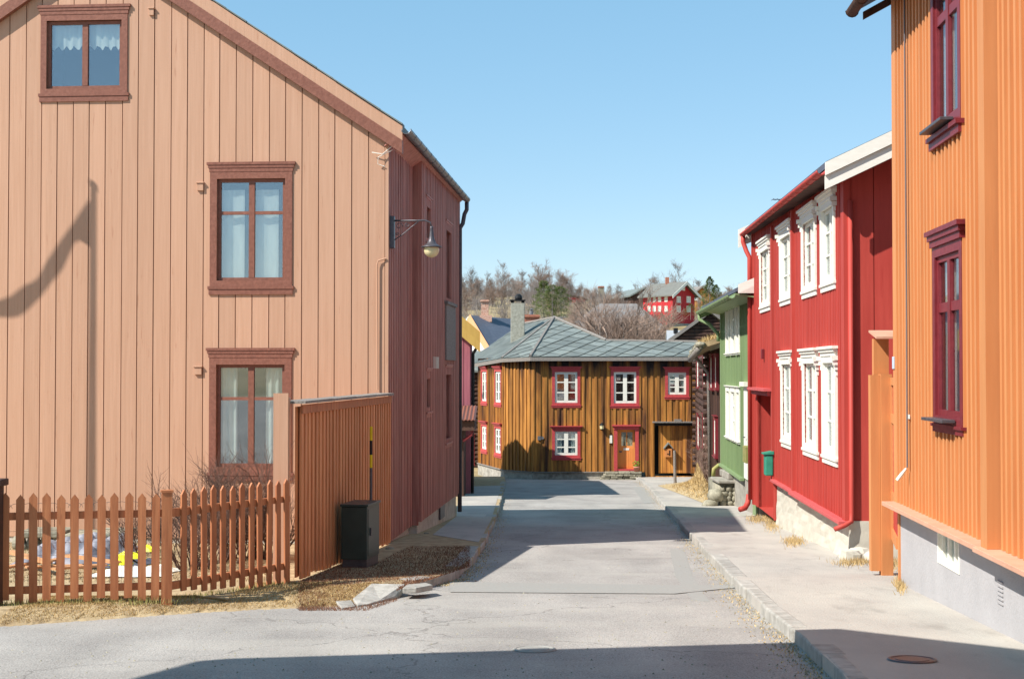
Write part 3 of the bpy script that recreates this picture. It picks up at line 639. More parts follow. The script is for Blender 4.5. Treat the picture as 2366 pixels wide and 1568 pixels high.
# wire netting behind the pickets: thin looped wire
mb = MB(); k = .1
zt_ = WA.z(200, 1172)
while k < LA - .1:
    mb.tube([WA.pt(k + .07 * math.cos(t * math.pi / 6) , -.03, zt_ + .05 * math.sin(t * math.pi / 6)) for t in range(7)], .0022, 3, cap=False)
    mb.tube([WA.pt(k, -.03, zt_), WA.pt(k, -.03, zt_ - .75)], .0018, 3, cap=False); k += .11
for i in range(6): mb.tube([WA.pt(.05, -.03, zt_ - .1 - i * .12), WA.pt(LA - .1, -.03, zt_ - .1 - i * .12)], .0018, 3, cap=False)
mb.build('wire_netting', M['iron'], PF)
# utility cabinet
c0 = gp(848, 1311, HP); cw = .30; rot = R(14); cx_, cy_ = c0.x, c0.y
UC = thing('utility_cabinet', 'dark green metal utility cabinet standing against the brown board fence', 'utility cabinet', tuple(c0))
dR = Vector((math.cos(R(-9)), math.sin(R(-9)))); Wc = Wall((c0.x - dR.x * .335, c0.y - dR.y * .335), dR, 1)
zc0, zc1 = c0.z, at(848, 1167, c0.y).z
mb = MB(); Wc.bx(mb, 0, .335, -.62, 0, zc0 + .1, zc1 - .02); mb.build('body', M['cabinet'], UC, bevel=.008)
mb = MB(); Wc.bx(mb, .01, .325, -.60, -.02, zc0 - .1, zc0 + .1); mb.build('plinth', M['iron'], UC)
mb = MB(); Wc.bx(mb, -.015, .35, -.64, .015, zc1 - .019, zc1 + .01); mb.build('lid', M['cabinet'], UC, bevel=.005)
mb = MB(); Wc.bx(mb, .336, .342, -.58, -.04, zc0 + .14, zc1 - .05); mb.build('door', M['cabinet'], UC, bevel=.003)
mb = MB(); Wc.bx(mb, .343, .36, -.14, -.11, (zc0 + zc1) / 2, (zc0 + zc1) / 2 + .1); mb.build('handle', M['iron'], UC)
Yp = c0.y + .85; b0 = at(857, 1150, Yp); 
SPo = thing('snow_pole', 'slim yellow and black snow marker pole behind the utility cabinet', 'marker pole', (b0.x, Yp, G(Yp, HP)))
zz = [G(Yp, HP) - .05, at(857, 1080, Yp).z, at(857, 1050, Yp).z, at(857, 1017, Yp).z, at(857, 985, Yp).z]
for a, b, m_ in ((zz[0], zz[1], 'iron'), (zz[1], zz[2], 'yellow'), (zz[2], zz[3], 'black'), (zz[3], zz[4], 'yellow')):
    mb = MB(); mb.tube([(b0.x, Yp, a), (b0.x, Yp, b)], .019, 8); mb.build('pole_section', M[m_], SPo)
# ------------------------------------------------------------------ yard clutter behind the picket fence
def ypt(px, py, h=HP): return gp(px, py, h)
# ledge slab with stones
YS = thing('stone_ledge', 'low mossy stone ledge with grey slabs at the foot of the peach gable', 'stone wall', tuple(at(200, 1222, 21)))
mb = MB(); rr = random.Random(2); x = at(55, HZ, 21).x; xe = at(305, HZ, 21).x
while x < xe:
    e = min(xe, x + rr.uniform(.35, .7)); mb.box(x, e - .01, 20.7, 21.4, at(0, 1237, 21).z, at(0, 1226, 21).z + rr.uniform(-.02, .02)); x = e
mb.build('slab', M['rubble'], YS, bevel=.02)
mb = MB(); x = at(55, HZ, 21).x
while x < xe:
    r = rr.uniform(.07, .13); mb.rock((x, 20.85, at(0, 1250, 21).z), r, r, .11, rr.random()); mb.rock((x + .05, 20.85, at(0, 1264, 21).z), r, r, .1, rr.random()); x += r * 1.9
mb.build('stone_course', M['rubble'], YS, smooth=True)
def tarp(name, cpx, cpy, sx, sy, hgt, m, seed, label, cat, wr=7):
    c = ypt(cpx, cpy); rr = random.Random(seed); n = 26; mb = MB()
    for j in range(n + 1):
        for i in range(n + 1):
            u, v = i / n * 2 - 1, j / n * 2 - 1; e = max(0, 1 - max(abs(u), abs(v)) ** 3)
            z = hgt * e * (.6 + .25 * math.sin(u * wr + seed) + .22 * math.sin(v * wr * 2.3 + u * 5 + seed * 2) + rr.uniform(-.08, .08)) + .012
            x = c.x + u * sx * (1 + .1 * math.sin(v * 4 + seed)); y = c.y + v * sy * (1 + .1 * math.sin(u * 5))
            mb.v.append((x, y, G(y, HP) + z))
    for j in range(n):
        for i in range(n): mb.f.append((j * (n + 1) + i, j * (n + 1) + i + 1, (j + 1) * (n + 1) + i + 1, (j + 1) * (n + 1) + i))
    return tag(mb.build(name, m, smooth=True), label, cat)
tarp('plastic_sheet', 200, 1285, .62, 1.3, .30, M['sheet'], 2, 'heap of crumpled grey plastic sheeting in the yard behind the pickets', 'plastic sheeting', 11)
tarp('plastic_bag', 315, 1325, .45, .5, .10, M['white'], 4, 'flat white plastic bag lying behind the picket fence', 'bag')
tarp('grey_sack', 275, 1305, .4, .5, .12, M['slatedk'], 5, 'slumped dark grey sack beside the yellow packaging', 'sack')
for (a, b, sx, sy, sd, lab) in ((282, 1322, .12, .16, 1, 'yellow plastic wrapping nearest the fence, beside the white bag'), (300, 1308, .2, .07, 2, 'yellow plastic strip lying on the grey sack'), (345, 1290, .14, .1, 3, 'yellow plastic wrapping farthest right, behind the white bag')):
    o = tarp('plastic_wrapping', a, b, sx, sy, .09, M['hiyel'], sd, lab, 'wrapping', 3)
    o.location.z = .09; o['group'] = 'yellow wrappings in the yard'
rr = random.Random(9)
pls = [((10, 1322), (150, 1300), 'long raw plank lying farthest left behind the pickets'), ((60, 1328), (190, 1322), 'raw plank lying crosswise in front of the plastic heap'), ((120, 1338), (240, 1326), 'shorter raw plank nearest the fence'), ((150, 1310), (270, 1325), 'raw plank tipped against the grey plastic heap'), ((20, 1306), (110, 1330), 'reddish raw plank crossing the others at the left')]
for i, (a, b, lab) in enumerate(pls):
    A = ypt(*a); B = ypt(*b); A.z += .05 + .03 * i; B.z += .05 + .025 * i; d = (B - A).normalized(); s = d.cross(Vector((0, 0, 1))).normalized() * .06; t = Vector((0, 0, .025))
    mb = MB(); mb.hexa([A - s, B - s, B + s, A + s, A - s + t, B - s + t, B + s + t, A + s + t]); tag(mb.build('plank', M['plank']), lab, 'plank', 'loose planks in the yard')
# shrubs of bare twigs
def twig(mb, p, d, L, r, lev, rr, n=3, sides=3, spread=.6, up=.15):
    pts = [p]; seg = 3; q = Vector(p); dd = Vector(d)
    for i in range(seg):
        dd = (dd + Vector((rr.uniform(-1, 1), rr.uniform(-1, 1), rr.uniform(-1, 1))) * .16 + Vector((0, 0, up * .3))).normalized(); q = q + dd * (L / seg); pts.append(q)
    rs = [r * (1 - .55 * i / seg) for i in range(seg + 1)]
    mb.tube(pts, rs, sides, cap=False)
    if lev <= 0: return
    for k in range(n):
        j = rr.randint(1, seg); b = pts[j]; v = (dd + Vector((rr.uniform(-1, 1), rr.uniform(-1, 1), rr.uniform(-.5, .8))) * spread * 1.6).normalized()
        twig(mb, b, v, L * rr.uniform(.5, .8), r * .55, lev - 1, rr, n, sides, spread, up)
def shrub(px, py, h, nst, seed, label, rad=.25, m='barkred', lev=3, Y=None, r=.009):
    c = gp(px, py, HP); rr = random.Random(seed); mb = MB()
    for i in range(nst):
        a = rr.uniform(0, 6.28); q = c + Vector((rad * rr.random() * math.cos(a), rad * rr.random() * math.sin(a), -.03)); q.z = G(q.y, HP) - .02
        twig(mb, q, Vector((math.cos(a) * .5, math.sin(a) * .5, 1)).normalized(), h * rr.uniform(.35, .55), r, lev, rr, 4, 3, .55)
    o = thing('shrub', label, 'shrub', tuple(c)); mb.build('branches', M[m], o); return o
shrub(440, 1318, .95, 20, 1, 'bare shrub just right of the picket fence post', .3, 'darktwig', r=.012)
shrub(505, 1300, 1.25, 26, 2, 'bare shrub below the left part of the ground floor window', .35, 'darktwig', r=.012)
shrub(565, 1290, 1.45, 28, 3, 'tallest bare shrub, below the middle of the ground floor window', .35, 'darktwig', r=.012)
shrub(615, 1290, 1.2, 22, 4, 'bare shrub beside the end post of the board fence', .25, 'darktwig', r=.011)
shrub(335, 1280, .7, 18, 5, 'low dark bare shrub left of the picket fence post', .35, 'darktwig', r=.01)
# ------------------------------------------------------------------ grass
def blades(name, pts_fn, count, h, m, seed, label, wd=.006, lean=.6):
    rr = random.Random(seed); mb = MB()
    for i in range(count):
        x, y, z = pts_fn(rr); a = rr.uniform(0, 6.28); hh = h * rr.uniform(.4, 1.2); l = rr.uniform(0, lean) * hh; b = rr.uniform(0, 6.28)
        dx, dy = math.cos(a) * wd, math.sin(a) * wd
        n = len(mb.v); mb.v += [(x - dx, y - dy, z - .01), (x + dx, y + dy, z - .01), (x + l * math.cos(b), y + l * math.sin(b), z + hh)]; mb.f.append((n, n + 1, n + 2))
    return tag(mb.build(name, m), label, None, None, 'stuff')
def vpt(rr):
    x = rr.uniform(at(-60, HZ, 12.5).x, at(860, HZ, 13).x); e = verge_e(x)[0]; y = e + .01 + rr.random() ** 1.1 * (1.9 if x < -2 else 1.0); 
    y = min(y, 15.9 if x > -2.9 else 14.5); return x, y, vz(x, y)
blades('dry_grass', vpt, 42000, .02, M['drygrass'], 1, 'short dry beige grass on the verge in front of the pickets', .005, 1.6)
def fpt(rr):
    if rr.random() < .6: t = rr.random(); q = A_l + (A_r - A_l) * t
    else: t = rr.random(); q = A_r + (B_r - A_r) * t
    return q.x + rr.gauss(0, .05), q.y - .06 + rr.gauss(0, .07), G(q.y, HP)
M['grgrass'] = mat('greenish_grass_blades', col(128, 136, 74), col(168, 152, 100), .3, (5, 5, 5))
blades('fence_grass', fpt, 1500, .06, M['grgrass'], 2, 'greenish grass tufts at the foot of the picket fence', .004, .8)
def spt(rr):
    px = rr.uniform(690, 1085); py = rr.uniform(1255, 1375); 
    lim = 1345 - (px - 690) * .45; hi = 1385 - max(0, px - 850) * .33
    if px > 870: lim = max(1262, 1300 - (px - 870) * .5 + 0)
    py = lim + (hi - lim) * rr.random(); q = gp(px, py, HP); return q.x, q.y, vz(q.x, q.y)
blades('dead_grass', spt, 26000, .025, M['shadegrass'], 3, 'dark matted dead grass round the utility cabinet', .0035, 2.4)
def ypt2(rr):
    q = gp(rr.uniform(-50, 640), rr.uniform(1250, 1345), HP); return q.x, q.y, q.z
blades('yard_grass', ypt2, 9000, .035, M['turf'], 4, 'patchy dry grass in the yard behind the pickets', .006, 1.4)
# broken concrete slab at the kerb corner
mb = MB(); sl_ = [G2(*p, HP) for p in ((815, 1368), (858, 1350), (900, 1346), (935, 1352), (915, 1359), (880, 1366), (850, 1374), (826, 1376))]
mb.slab([(x, y, vz(x, y) + .02) for x, y in sl_], (0, 0, -.08)); tag(mb.build('concrete_slab', M['kerb'], bevel=.012), 'cracked pale concrete slab at the kerb corner by the dead grass', 'slab')
for k_, pts_ in enumerate((((940, 1352), (985, 1348), (1000, 1353), (962, 1360), (930, 1360)), ((775, 1372), (812, 1369), (822, 1377), (790, 1382)))):
    mb = MB(); mb.slab([(q_[0], q_[1], vz(*q_) + .012) for q_ in (G2(*p, HP) for p in pts_)], (0, 0, -.06)); tag(mb.build('concrete_slab', M['kerb'], bevel=.01), ('small broken concrete piece right of the cracked slab at the kerb corner', 'small broken concrete piece left of the cracked slab, by the dry grass')[k_], 'slab')
# stones by the fence
for (px, py, r, lab) in ((393, 1387, .035, 'small round pale stone at the foot of the picket fence post'), (765, 1303, .04, 'small pale stone left of the utility cabinet'), (900, 1268, .05, 'small pale stone under the corner of the peach house'), (985, 1232, .035, 'small grey stone on the dead grass beside the left foundation')):
    q = gp(px, py, HP); mb = MB(); mb.rock(tuple(q), r * 1.4, r, r * .7, px); tag(mb.build('stone', M['rubble'], smooth=True), lab, 'stone')
# ------------------------------------------------------------------ ORANGE HOUSE (right)
CO = at(2075, 1345, 15.9); OH = thing('wooden_house', 'tall orange wooden house with maroon windows at the right edge', 'house', (CO.x, CO.y, G(15.9, HP)))
dO = Vector((.0685, 1)).normalized(); Wo = Wall((CO.x, CO.y), -dO, 1)    # u runs towards the viewer
assert Wo.n.x < 0
LO = 7.6
zl = Wo.z(2070, 1158, .02)
def ow(pa, pb, pt_, pb_):   # openings: px left/right, (px,py) of top, bottom
    return (Wo.u(pa), Wo.u(pb), Wo.z(*pb_), Wo.z(*pt_))
o1 = ow(2170, 2227, (2200, 585), (2200, 962)); o2 = ow(2170, 2226, (2200, -20), (2200, 275)); o2 = (o1[0], o1[1], o2[2], o2[2] + (o1[3] - o1[2]))
zeo = at(1996, 34, 16.2).z
zto = zeo + .12
mb = MB(); siding(Wo, mb, 0, LO, zl, zto, .155, [o1, o2], (), 'batten', bat=.06, bt=.032, seed=31)
Wo.bx(mb, -.02, .14, .0, .036, zl, zto)
up = Wo.u(2300); Wo.bx(mb, up, up + .2, .0, .13, zl - .0, zto)
mb.build('street_wall', M['orange'], OH)
kw = dict(cm='maroon', sm='maroon', proj=.04, rec=-.015, sf=.055, cols=(1, 1), rows=(1, 2.1), mun=.09)
window(OH, Wo, *o1, cas=.1, hood=(.08, .16, .10), sill=(.03, .08, .06), curtain='sheer', label='lower maroon window with a dark ledge', **kw)
window(OH, Wo, *o2, cas=.1, sill=(.03, .12, .09), curtain='sheer', label='upper maroon window cut by the top of the picture', **kw)
for o_ in (o1, o2):
    mb = MB(); Wo.bx(mb, o_[0] - .03, o_[1] - .12, .05, .17, o_[2] - .05, o_[2] - .02); mb.build('window_ledge', M['iron'], OH, bevel=.004)
mb = MB(); Wo.bx(mb, -.03, up - .002, .0, .17, zl - .045, zl - .0); Wo.bx(mb, up - .002, LO, .0, .20, zl - .045, zl - .002)
mb.build('base_ledge', M['orangepink'], OH, bevel=.004)
cw_ = (Wo.u(2172, -.05), Wo.u(2222, -.05), Wo.z(2195, 1318), Wo.z(2195, 1226))
mb = MB()
for u0_, u1_, z0_, z1_ in ((.05, cw_[0], -3, zl - .046), (cw_[1], LO, -3, zl - .046), (cw_[0], cw_[1], -3, cw_[2]), (cw_[0], cw_[1], cw_[3], zl - .046)): Wo.bx(mb, u0_, u1_, -.4, -.02, z0_, z1_)
mb.build('foundation', M['lilac'], OH)
window(OH, Wo, cw_[0] + .03, cw_[1] - .03, cw_[2] + .03, cw_[3] - .03, cas=.03, cm='white', sm='white', cols=(1, 1, 1), sf=.03, mun=.035, proj=-.012, rec=.05, lite=True, curtain='sheer', label='white cellar window')
mb = MB(); uv = Wo.u(2297); zv = Wo.z(2297, 1340)
for i in range(6): Wo.bx(mb, uv, uv + .16, -.02, -.008, zv - .035 * i, zv - .035 * i + .012)
mb.build('vent_grille', M['lilac'], OH)
mb = MB(); Wx = Wall(Wo.pt(0, 0, 0).xy, (1, -.0685), -1); strip(Wx, mb, .0, 6, -.06, 0, lambda u: -3, lambda u: zto + .55 * u); mb.build('far_gable_wall', M['orange'], OH)
mb = MB(); Wy = Wall(Wo.pt(LO, 0, 0).xy, (1, -.0685), 1); strip(Wy, mb, .0, 6, -.06, 0, lambda u: -3, lambda u: zto + .55 * u); mb.build('near_gable_wall', M['orange'], OH)
mb = MB(); a = .36
mb.slab([Wo.pt(-.3, a, zeo + .05), Wo.pt(LO + .3, a, zeo + .05), Wo.pt(LO + .3, -6, zeo + .05 + .55 * 6.36), Wo.pt(-.3, -6, zeo + .05 + .55 * 6.36)], (0, 0, .1)); mb.build('roof', M['slatedk'], OH)
mb = MB(); mb.slab([Wo.pt(-.3, .3, zeo - .06), Wo.pt(-.3, .3, zeo + .03), Wo.pt(-.3, -5, zeo + .03 + .55 * 5.3), Wo.pt(-.3, -5, zeo - .12 + .55 * 5.3)], Vector((dO.x, dO.y, 0)) * -.03); gutter(mb, Wo.pt(-.3, .42, zeo + .05), Wo.pt(LO, .42, zeo + .05), .07); mb.build('eave_gutter', M['tardk'], OH)
mb = MB(); uc = Wo.u(2108); mb.tube([Wo.pt(uc, .06, zto), Wo.pt(uc, .055, Wo.z(2111, 600)), Wo.pt(uc + .004, .06, Wo.z(2111, 1080))], .008, 6); mb.build('cable', M['rope'], OH)
mb = MB(); p = Wo.pt(uc + .004, .07, Wo.z(2111, 1082)); q_ = Wo.pt(uc - .03, .16, Wo.z(2111, 1110)); mb.tube([p, (p + q_) / 2, q_], [.012, .02, .02], 8); mb.build('plug', M['white'], OH)
mb = MB(); Wo.bx(mb, Wo.u(2104) , Wo.u(2110), .036, .046, Wo.z(2107, 967), Wo.z(2107, 957)); mb.build('junction_tag', M['white'], OH)
mb = MB(); Wo.bx(mb, -.01, .08, .037, .05, Wo.z(2070, 852), Wo.z(2070, 824)); mb.build('house_number_plate', M['signblue'], OH, bevel=.003)
# ------------------------------------------------------------------ orange gateway between orange and red houses
RH_C = at(1962, 1285, 19.5)
GW = thing('gateway', 'orange boarded gateway with lattice gate between the orange and red houses', 'gate', (at(2035, HZ, 16.9).x, 16.9, G(16.9, HP)))
Yg = 16.9; X = lambda px: at(px, HZ, Yg).x; Z = lambda py: at(2040, py, Yg).z
mb = MB(); mb.box(X(2011), X(2033), Yg, Yg + .1, G(Yg, HP) + .05, Z(866)); mb.box(X(2033) + .004, X(2060), Yg - .03, Yg + .1, G(Yg, HP) - .1, Z(864)); mb.build('gate_post', M['orange'], GW)
mb = MB(); mb.box(X(2025), X(2060), Yg + .12, Yg + .2, Z(868), Z(782)); mb.build('upper_panel', M['orange'], GW)
mb = MB(); mb.slab([(X(2016), Yg - .18, Z(783)), (X(2085), Yg - .18, Z(783)), (X(2085), Yg + .3, Z(766)), (X(2022), Yg + .3, Z(766))], (0, 0, .025)); mb.build('canopy', M['orangepink'], GW)
Wt = Wall((X(2061), Yg), (Wo.pt(-.0, .0, 0).xy - Vector((X(2061), Yg))), -1); Lt = (Wo.pt(0, 0, 0).xy - Vector((X(2061), Yg))).length
if Wt.n.x > 0: Wt.n = -Wt.n
mb = MB(); zz = [Wt.z(2066, 1250), Wt.z(2066, 1225), Wt.z(2066, 1160), Wt.z(2066, 1140), Wt.z(2066, 978), Wt.z(2066, 958), Wt.z(2066, 890), Wt.z(2066, 872)]
for a, b in ((0, 1), (2, 3), (4, 5), (6, 7)): Wt.bx(mb, 0, Lt, -.03, .02, zz[a], zz[b])
Wt.bx(mb, 0, .05, -.03, .021, zz[0], zz[7]); mb.build('gate_frame', M['orange'], GW)
mb = MB()
for a, b in ((1, 2), (3, 4), (5, 6)):
    Wt.bx(mb, .05, Lt, -.025, -.018, zz[a], zz[b]); k = -1.0
    while k < Lt:
        h_ = zz[b] - zz[a]; 
        a0 = max(.05, k); a1 = min(Lt, k + h_ * .5)
        if a1 > a0: mb.tube([Wt.pt(a0, -.008, zz[a] + (a0 - k) * 2), Wt.pt(a1, -.008, zz[a] + (a1 - k) * 2)], .006, 4)
        k += .05
mb.build('lattice', M['red'], GW)
# ------------------------------------------------------------------ RED HOUSE
dRd = Vector((.052, 1)).normalized(); RH = thing('wooden_house', 'red wooden house with ornate white window frames and a white bargeboard', 'house', (RH_C.x, RH_C.y, G(19.5, HP)))
Wr = Wall(RH_C.xy, dRd, -1); assert Wr.n.x < 0
LR = Wr.u(1743); zrl = Wr.z(1962, 1203); zre = at(1912, 402, 19.0).z
def rw(pa, pb, pyt, pyb, pm=None, w_=0):
    pm = pm or (pa + pb) / 2; return (Wr.u(pb), Wr.u(pa), Wr.z(pm, pyb), Wr.z(pm, pyt))
RU = [(1763, 1783, 578, 694), (1810, 1834, 545, 678), (1862, 1890, 505, 655), (1907, 1934, 480, 640)]
zu0 = Wr.z(1920, 640); zu1 = Wr.z(1920, 480)
zl0 = Wr.z(1920, 1040); zl1 = Wr.z(1920, 838)
ro = []
for a, b, c, d in RU: ro.append((Wr.u(b), Wr.u(a), zu0, zu1))
RLp = [(1812, 1836), (1863, 1892), (1909, 1936)]
for a, b in RLp: ro.append((Wr.u(b), Wr.u(a), zl0, zl1))
rd = (Wr.u(1789), Wr.u(1752), Wr.z(1770, 1184), Wr.z(1770, 905))
mb = MB(); u_d = Wr.u(1791)
siding(Wr, mb, 0.06, u_d, zrl, lambda u: zre + .12 + .24 * u / LR, .135, ro + [rd], (), 'batten', bat=.055, bt=.03, seed=41)
siding(Wr, mb, u_d, LR, rd[2], lambda u: zre + .12 + .24 * u / LR, .135, ro + [rd], (), 'batten', bat=.055, bt=.03, seed=42)
for px in (1840, 1792): q = Wr.u(px); Wr.bx(mb, q, q + .16, .0, .075, zrl, zre + .12) 
Wr.bx(mb, -.03, .2, -.03, .06, zrl, zre + .1); Wr.bx(mb, LR - .14, LR, .0, .06, rd[2], zre + .3)
mb.build('street_wall', M['red'], RH)
for i, o_ in enumerate(ro):
    up_ = i < 4
    window(RH, Wr, *o_, cas=.1, hood=(.1, .14, .12), sill=(.04, .12, .07), proj=.06, rec=-.0, sf=.05, cols=(1, 1), rows=(1, 1, 1) if up_ else (1, 1, 1), mun=.03, curtain='sides' if i % 2 else 'sheer')
# carved brackets below each hood
for o_ in ro:
    mb = MB()
    for uu, sg in ((o_[0] - .1, -1), (o_[1] + .1, 1)):
        for k, (w_, h0) in enumerate(((.1, 0), (.075, .07), (.05, .14), (.03, .22))):
            Wr.bx(mb, min(uu, uu + sg * w_ * .8), max(uu, uu + sg * w_ * .8), .0, w_ + .02, o_[3] + .1 - h0 - .065, o_[3] + .098 - h0)
    mb.build('bracket', M['white'], RH)
# recessed entrance
mb = MB(); D_ = -1.6
mb.add([Wr.pt(rd[1], 0.002, rd[2]), Wr.pt(rd[1], D_, rd[2]), Wr.pt(rd[1], D_, rd[3]), Wr.pt(rd[1], 0.002, rd[3]), Wr.pt(rd[0], 0.002, rd[2]), Wr.pt(rd[0], D_, rd[2]), Wr.pt(rd[0], D_, rd[3]), Wr.pt(rd[0], 0.002, rd[3])],
       [(0, 1, 2, 3), (4, 5, 6, 7), (1, 5, 6, 2), (3, 2, 6, 7), (0, 1, 5, 4)]); mb.build('entrance_recess', M['red'], RH)
mb = MB(); Wr.bx(mb, rd[0] - .12, rd[1] + .14, .0, .22, rd[3] + .03, rd[3] + .08, rd[3] + .03, rd[3] + .08); Wr.bx(mb, rd[0] - .05, rd[1] + .08, .0, .14, rd[3] - .06, rd[3] + .029); mb.build('entrance_canopy', M['redpink'], RH)
mb = MB(); Wr.bx(mb, -.06, Wr.u(1840) - .01, .0, .15, zrl - .05, zrl); Wr.bx(mb, Wr.u(1840) - .01, u_d + .05, .0, .11, zrl - .042, zrl + .006); mb.build('base_ledge', M['redpink'], RH, bevel=.005)
# rough rendered foundation
mb = MB(); rr = random.Random(6); n = 26; vs = []
for j in range(9):
    for i in range(n + 1):
        u = .0 + (u_d - .02) * i / n; zt_ = zrl - .05; zb_ = G(Wr.pt(u, 0, 0).y, HP) - .1; z = zt_ + (zb_ - zt_) * j / 8
        vs.append(Wr.pt(u, -.03 + .05 * (j / 8) ** 2 + rr.uniform(-.012, .012) + (.12 * (j / 8) ** 3 if i < 4 else 0), z))
mb.add(vs, [(j * (n + 1) + i, j * (n + 1) + i + 1, (j + 1) * (n + 1) + i + 1, (j + 1) * (n + 1) + i) for j in range(8) for i in range(n)])
Wr.bx(mb, 0, u_d, -.6, -.1, -4, zrl - .02)
mb.build('foundation', M['cream'], RH)
# gable wall of wide planks facing the viewer
Wq = Wall(RH_C.xy, (1, -.052), 1)
if Wq.n.y > 0: Wq.n = -Wq.n
tr = .47; zgt = lambda u: zre + .12 + tr * u
zq = Wq.z(2011, 1203)
mb = MB(); siding(Wq, mb, .0, 5.0, zq, zgt, .36, (), (), 'flush', seed=44, gap=.012)
mb.build('gable_wall', M['red'], RH)
mb = MB(); Wq.bx(mb, 0, 5, -.5, .02, -4, zq); rr = random.Random(3)
mb.build('gable_foundation', M['cream'], RH)
for (px, py, s) in ((1990, 1292, .14), (2012, 1285, .16), (2026, 1298, .12), (1968, 1296, .12), (2000, 1268, .13)):
    q = gp(px, py, HP); mb = MB(); mb.rock((q.x, q.y + .1, q.z + .05), s * 1.3, s * .8, s * .8, px); mb.build('corner_stone', M['cream'], RH)
# roof
Eo = .36
def ew(u): return .36 - .2 * max(0, min(1.05, u / LR))
def rq(u, w, dz=0):
    e = ew(u); ww = w if w < -1 else w - Eo + e
    return Wr.pt(u, ww, zre + .1 + .24 * u / LR + tr * (e - ww) + dz)   # w outward positive
mb = MB(); mb.slab([rq(-.45, Eo), rq(LR + .3, Eo), rq(LR + .3, -4.5), rq(-.45, -4.5)], (0, 0, .09)); mb.slab([rq(-.45, -4.5), rq(LR + .3, -4.5), Wr.pt(LR + .3, -9, zre + .2), Wr.pt(-.45, -9, zre)], (0, 0, .09)); mb.build('roof', M['slatedk'], RH)
mb = MB()
a_ = Wr.pt(-.5, Eo + .02, 0); zb0 = at(1912, 437, a_.y).z; zb1 = at(1912, 406, a_.y).z; zb2 = at(1912, 375, a_.y).z
def brd(z0, z1, off):
    # two overlapping boards
    p = [Wr.pt(-.47 - off, Eo + .02, z0), Wr.pt(-.47 - off, -4.2, z0 + tr * 4.6), Wr.pt(-.47 - off, -4.2, z1 + tr * 4.6), Wr.pt(-.47 - off, Eo + .02, z1)]
    mb.slab(p, Vector((dRd.x, dRd.y, 0)) * .03)
brd(zb0, zb1, .0); brd(zb1 + .004, zb2, .035)
mb.build('bargeboard', M['whitebd'], RH)
mb = MB(); mb.slab([Wr.pt(LR + .3, .3, zre + .02), Wr.pt(LR + .3, .3, zre + .42), Wr.pt(LR + .3, -4, zre + .42 + tr * 4), Wr.pt(LR + .3, -4, zre + .1 + tr * 4)], (0, .03, 0)); mb.build('far_bargeboard', M['whitebd'], RH)
mb = MB(); gutter(mb, rq(-.43, Eo + .06, -.0), rq(LR + .28, Eo + .06, .0), .062); mb.build('gutter', M['red'], RH, smooth=True)
mb = MB(); mb.slab([rq(-.43, Eo, -.02), rq(LR + .25, Eo, -.02), Wr.pt(LR + .25, -.0, zre + .30), Wr.pt(-.43, 0, zre + .06)], (0, 0, -.02)); mb.build('soffit', M['tardk'], RH)
mb = MB(); e = rq(LR + .1, Eo + .06, -.06); f_ = Wr.pt(LR - .05, .1, e.z - .55)
mb.tube([e, e - Vector((0, 0, .12)), (e + f_) / 2 - Vector((0, 0, .05)), f_ + Vector((0, 0, .08)), f_ - Vector((0, 0, .3)), Vector((f_.x, f_.y, rd[2] + .1))], .05, 10); mb.build('downpipe', M['red'], RH, smooth=True)
e = Wr.pt(LR + .05, .12, rd[2] + .2); mb = MB(); mb.tube([e, e - Vector((0.02, 0, .18)), e - Vector((.1, .1, .28)), e - Vector((.22, .2, .3))], .06, 10); mb.build('downpipe_shoe', M['red'], RH, smooth=True)
mb = MB(); e = Wq.pt(.03, .05, zre - .3); mb.tube([e, Wq.pt(.03, .05, zrl + .12), Wq.pt(.02, .07, zrl - .0), Wq.pt(-.08, .12, zrl - .05), Wq.pt(-.22, .14, zrl - .1)], .034, 10); mb.build('corner_downpipe', M['red'], RH, smooth=True)
# television antenna on the red roof
an = at(1820, 461, 27); AN = thing('roof_antenna', 'thin television antenna above the red house roof', 'antenna', (an.x, 27, an.z - 1.2))
mb = MB(); mb.tube([(an.x, 27, an.z - 1.6), (an.x, 27, an.z + .02)], .012, 5); a2 = at(1785, 460, 27); mb.tube([(a2.x, 27, an.z), (an.x + .2, 27, an.z)], .009, 5)
for i in range(5): x_ = a2.x + i * .07; mb.tube([(x_, 26.85, an.z), (x_, 27.15, an.z)], .005, 4)
mb.build('antenna_rods', M['iron'], AN)
# green letterbox on the red house
uL = Wr.u(1790); zL0, zL1 = Wr.z(1785, 1101, .1), Wr.z(1785, 1047, .1)
LBx = thing('letterbox', 'green metal letterbox with sloping lid on the corner of the red house', 'letterbox', tuple(Wr.pt(uL, .1, zL0)))
mb = MB(); Wr.bx(mb, uL - .14, uL + .14, .05, .2, zL0, zL1 - .04); mb.build('box', M['mailgreen'], LBx, bevel=.02)
mb = MB(); mb.hexa([Wr.pt(uL - .16, .04, zL1 - .039), Wr.pt(uL + .16, .04, zL1 - .039), Wr.pt(uL + .16, .24, zL1 - .039), Wr.pt(uL - .16, .24, zL1 - .039), Wr.pt(uL - .16, .04, zL1 + .03), Wr.pt(uL + .16, .04, zL1 + .03), Wr.pt(uL + .16, .24, zL1 - .01), Wr.pt(uL - .16, .24, zL1 - .01)]); mb.build('lid', M['mailgreen'], LBx, bevel=.006)
# wall bell
q = (Wr.u(1769), Wr.z(1769, 815)); mb = MB(); Wr.bx(mb, q[0] - .05, q[0] + .05, .03, .09, q[1] - .12, q[1] + .08); mb.build('wall_bracket', M['maroon'], RH, bevel=.01)
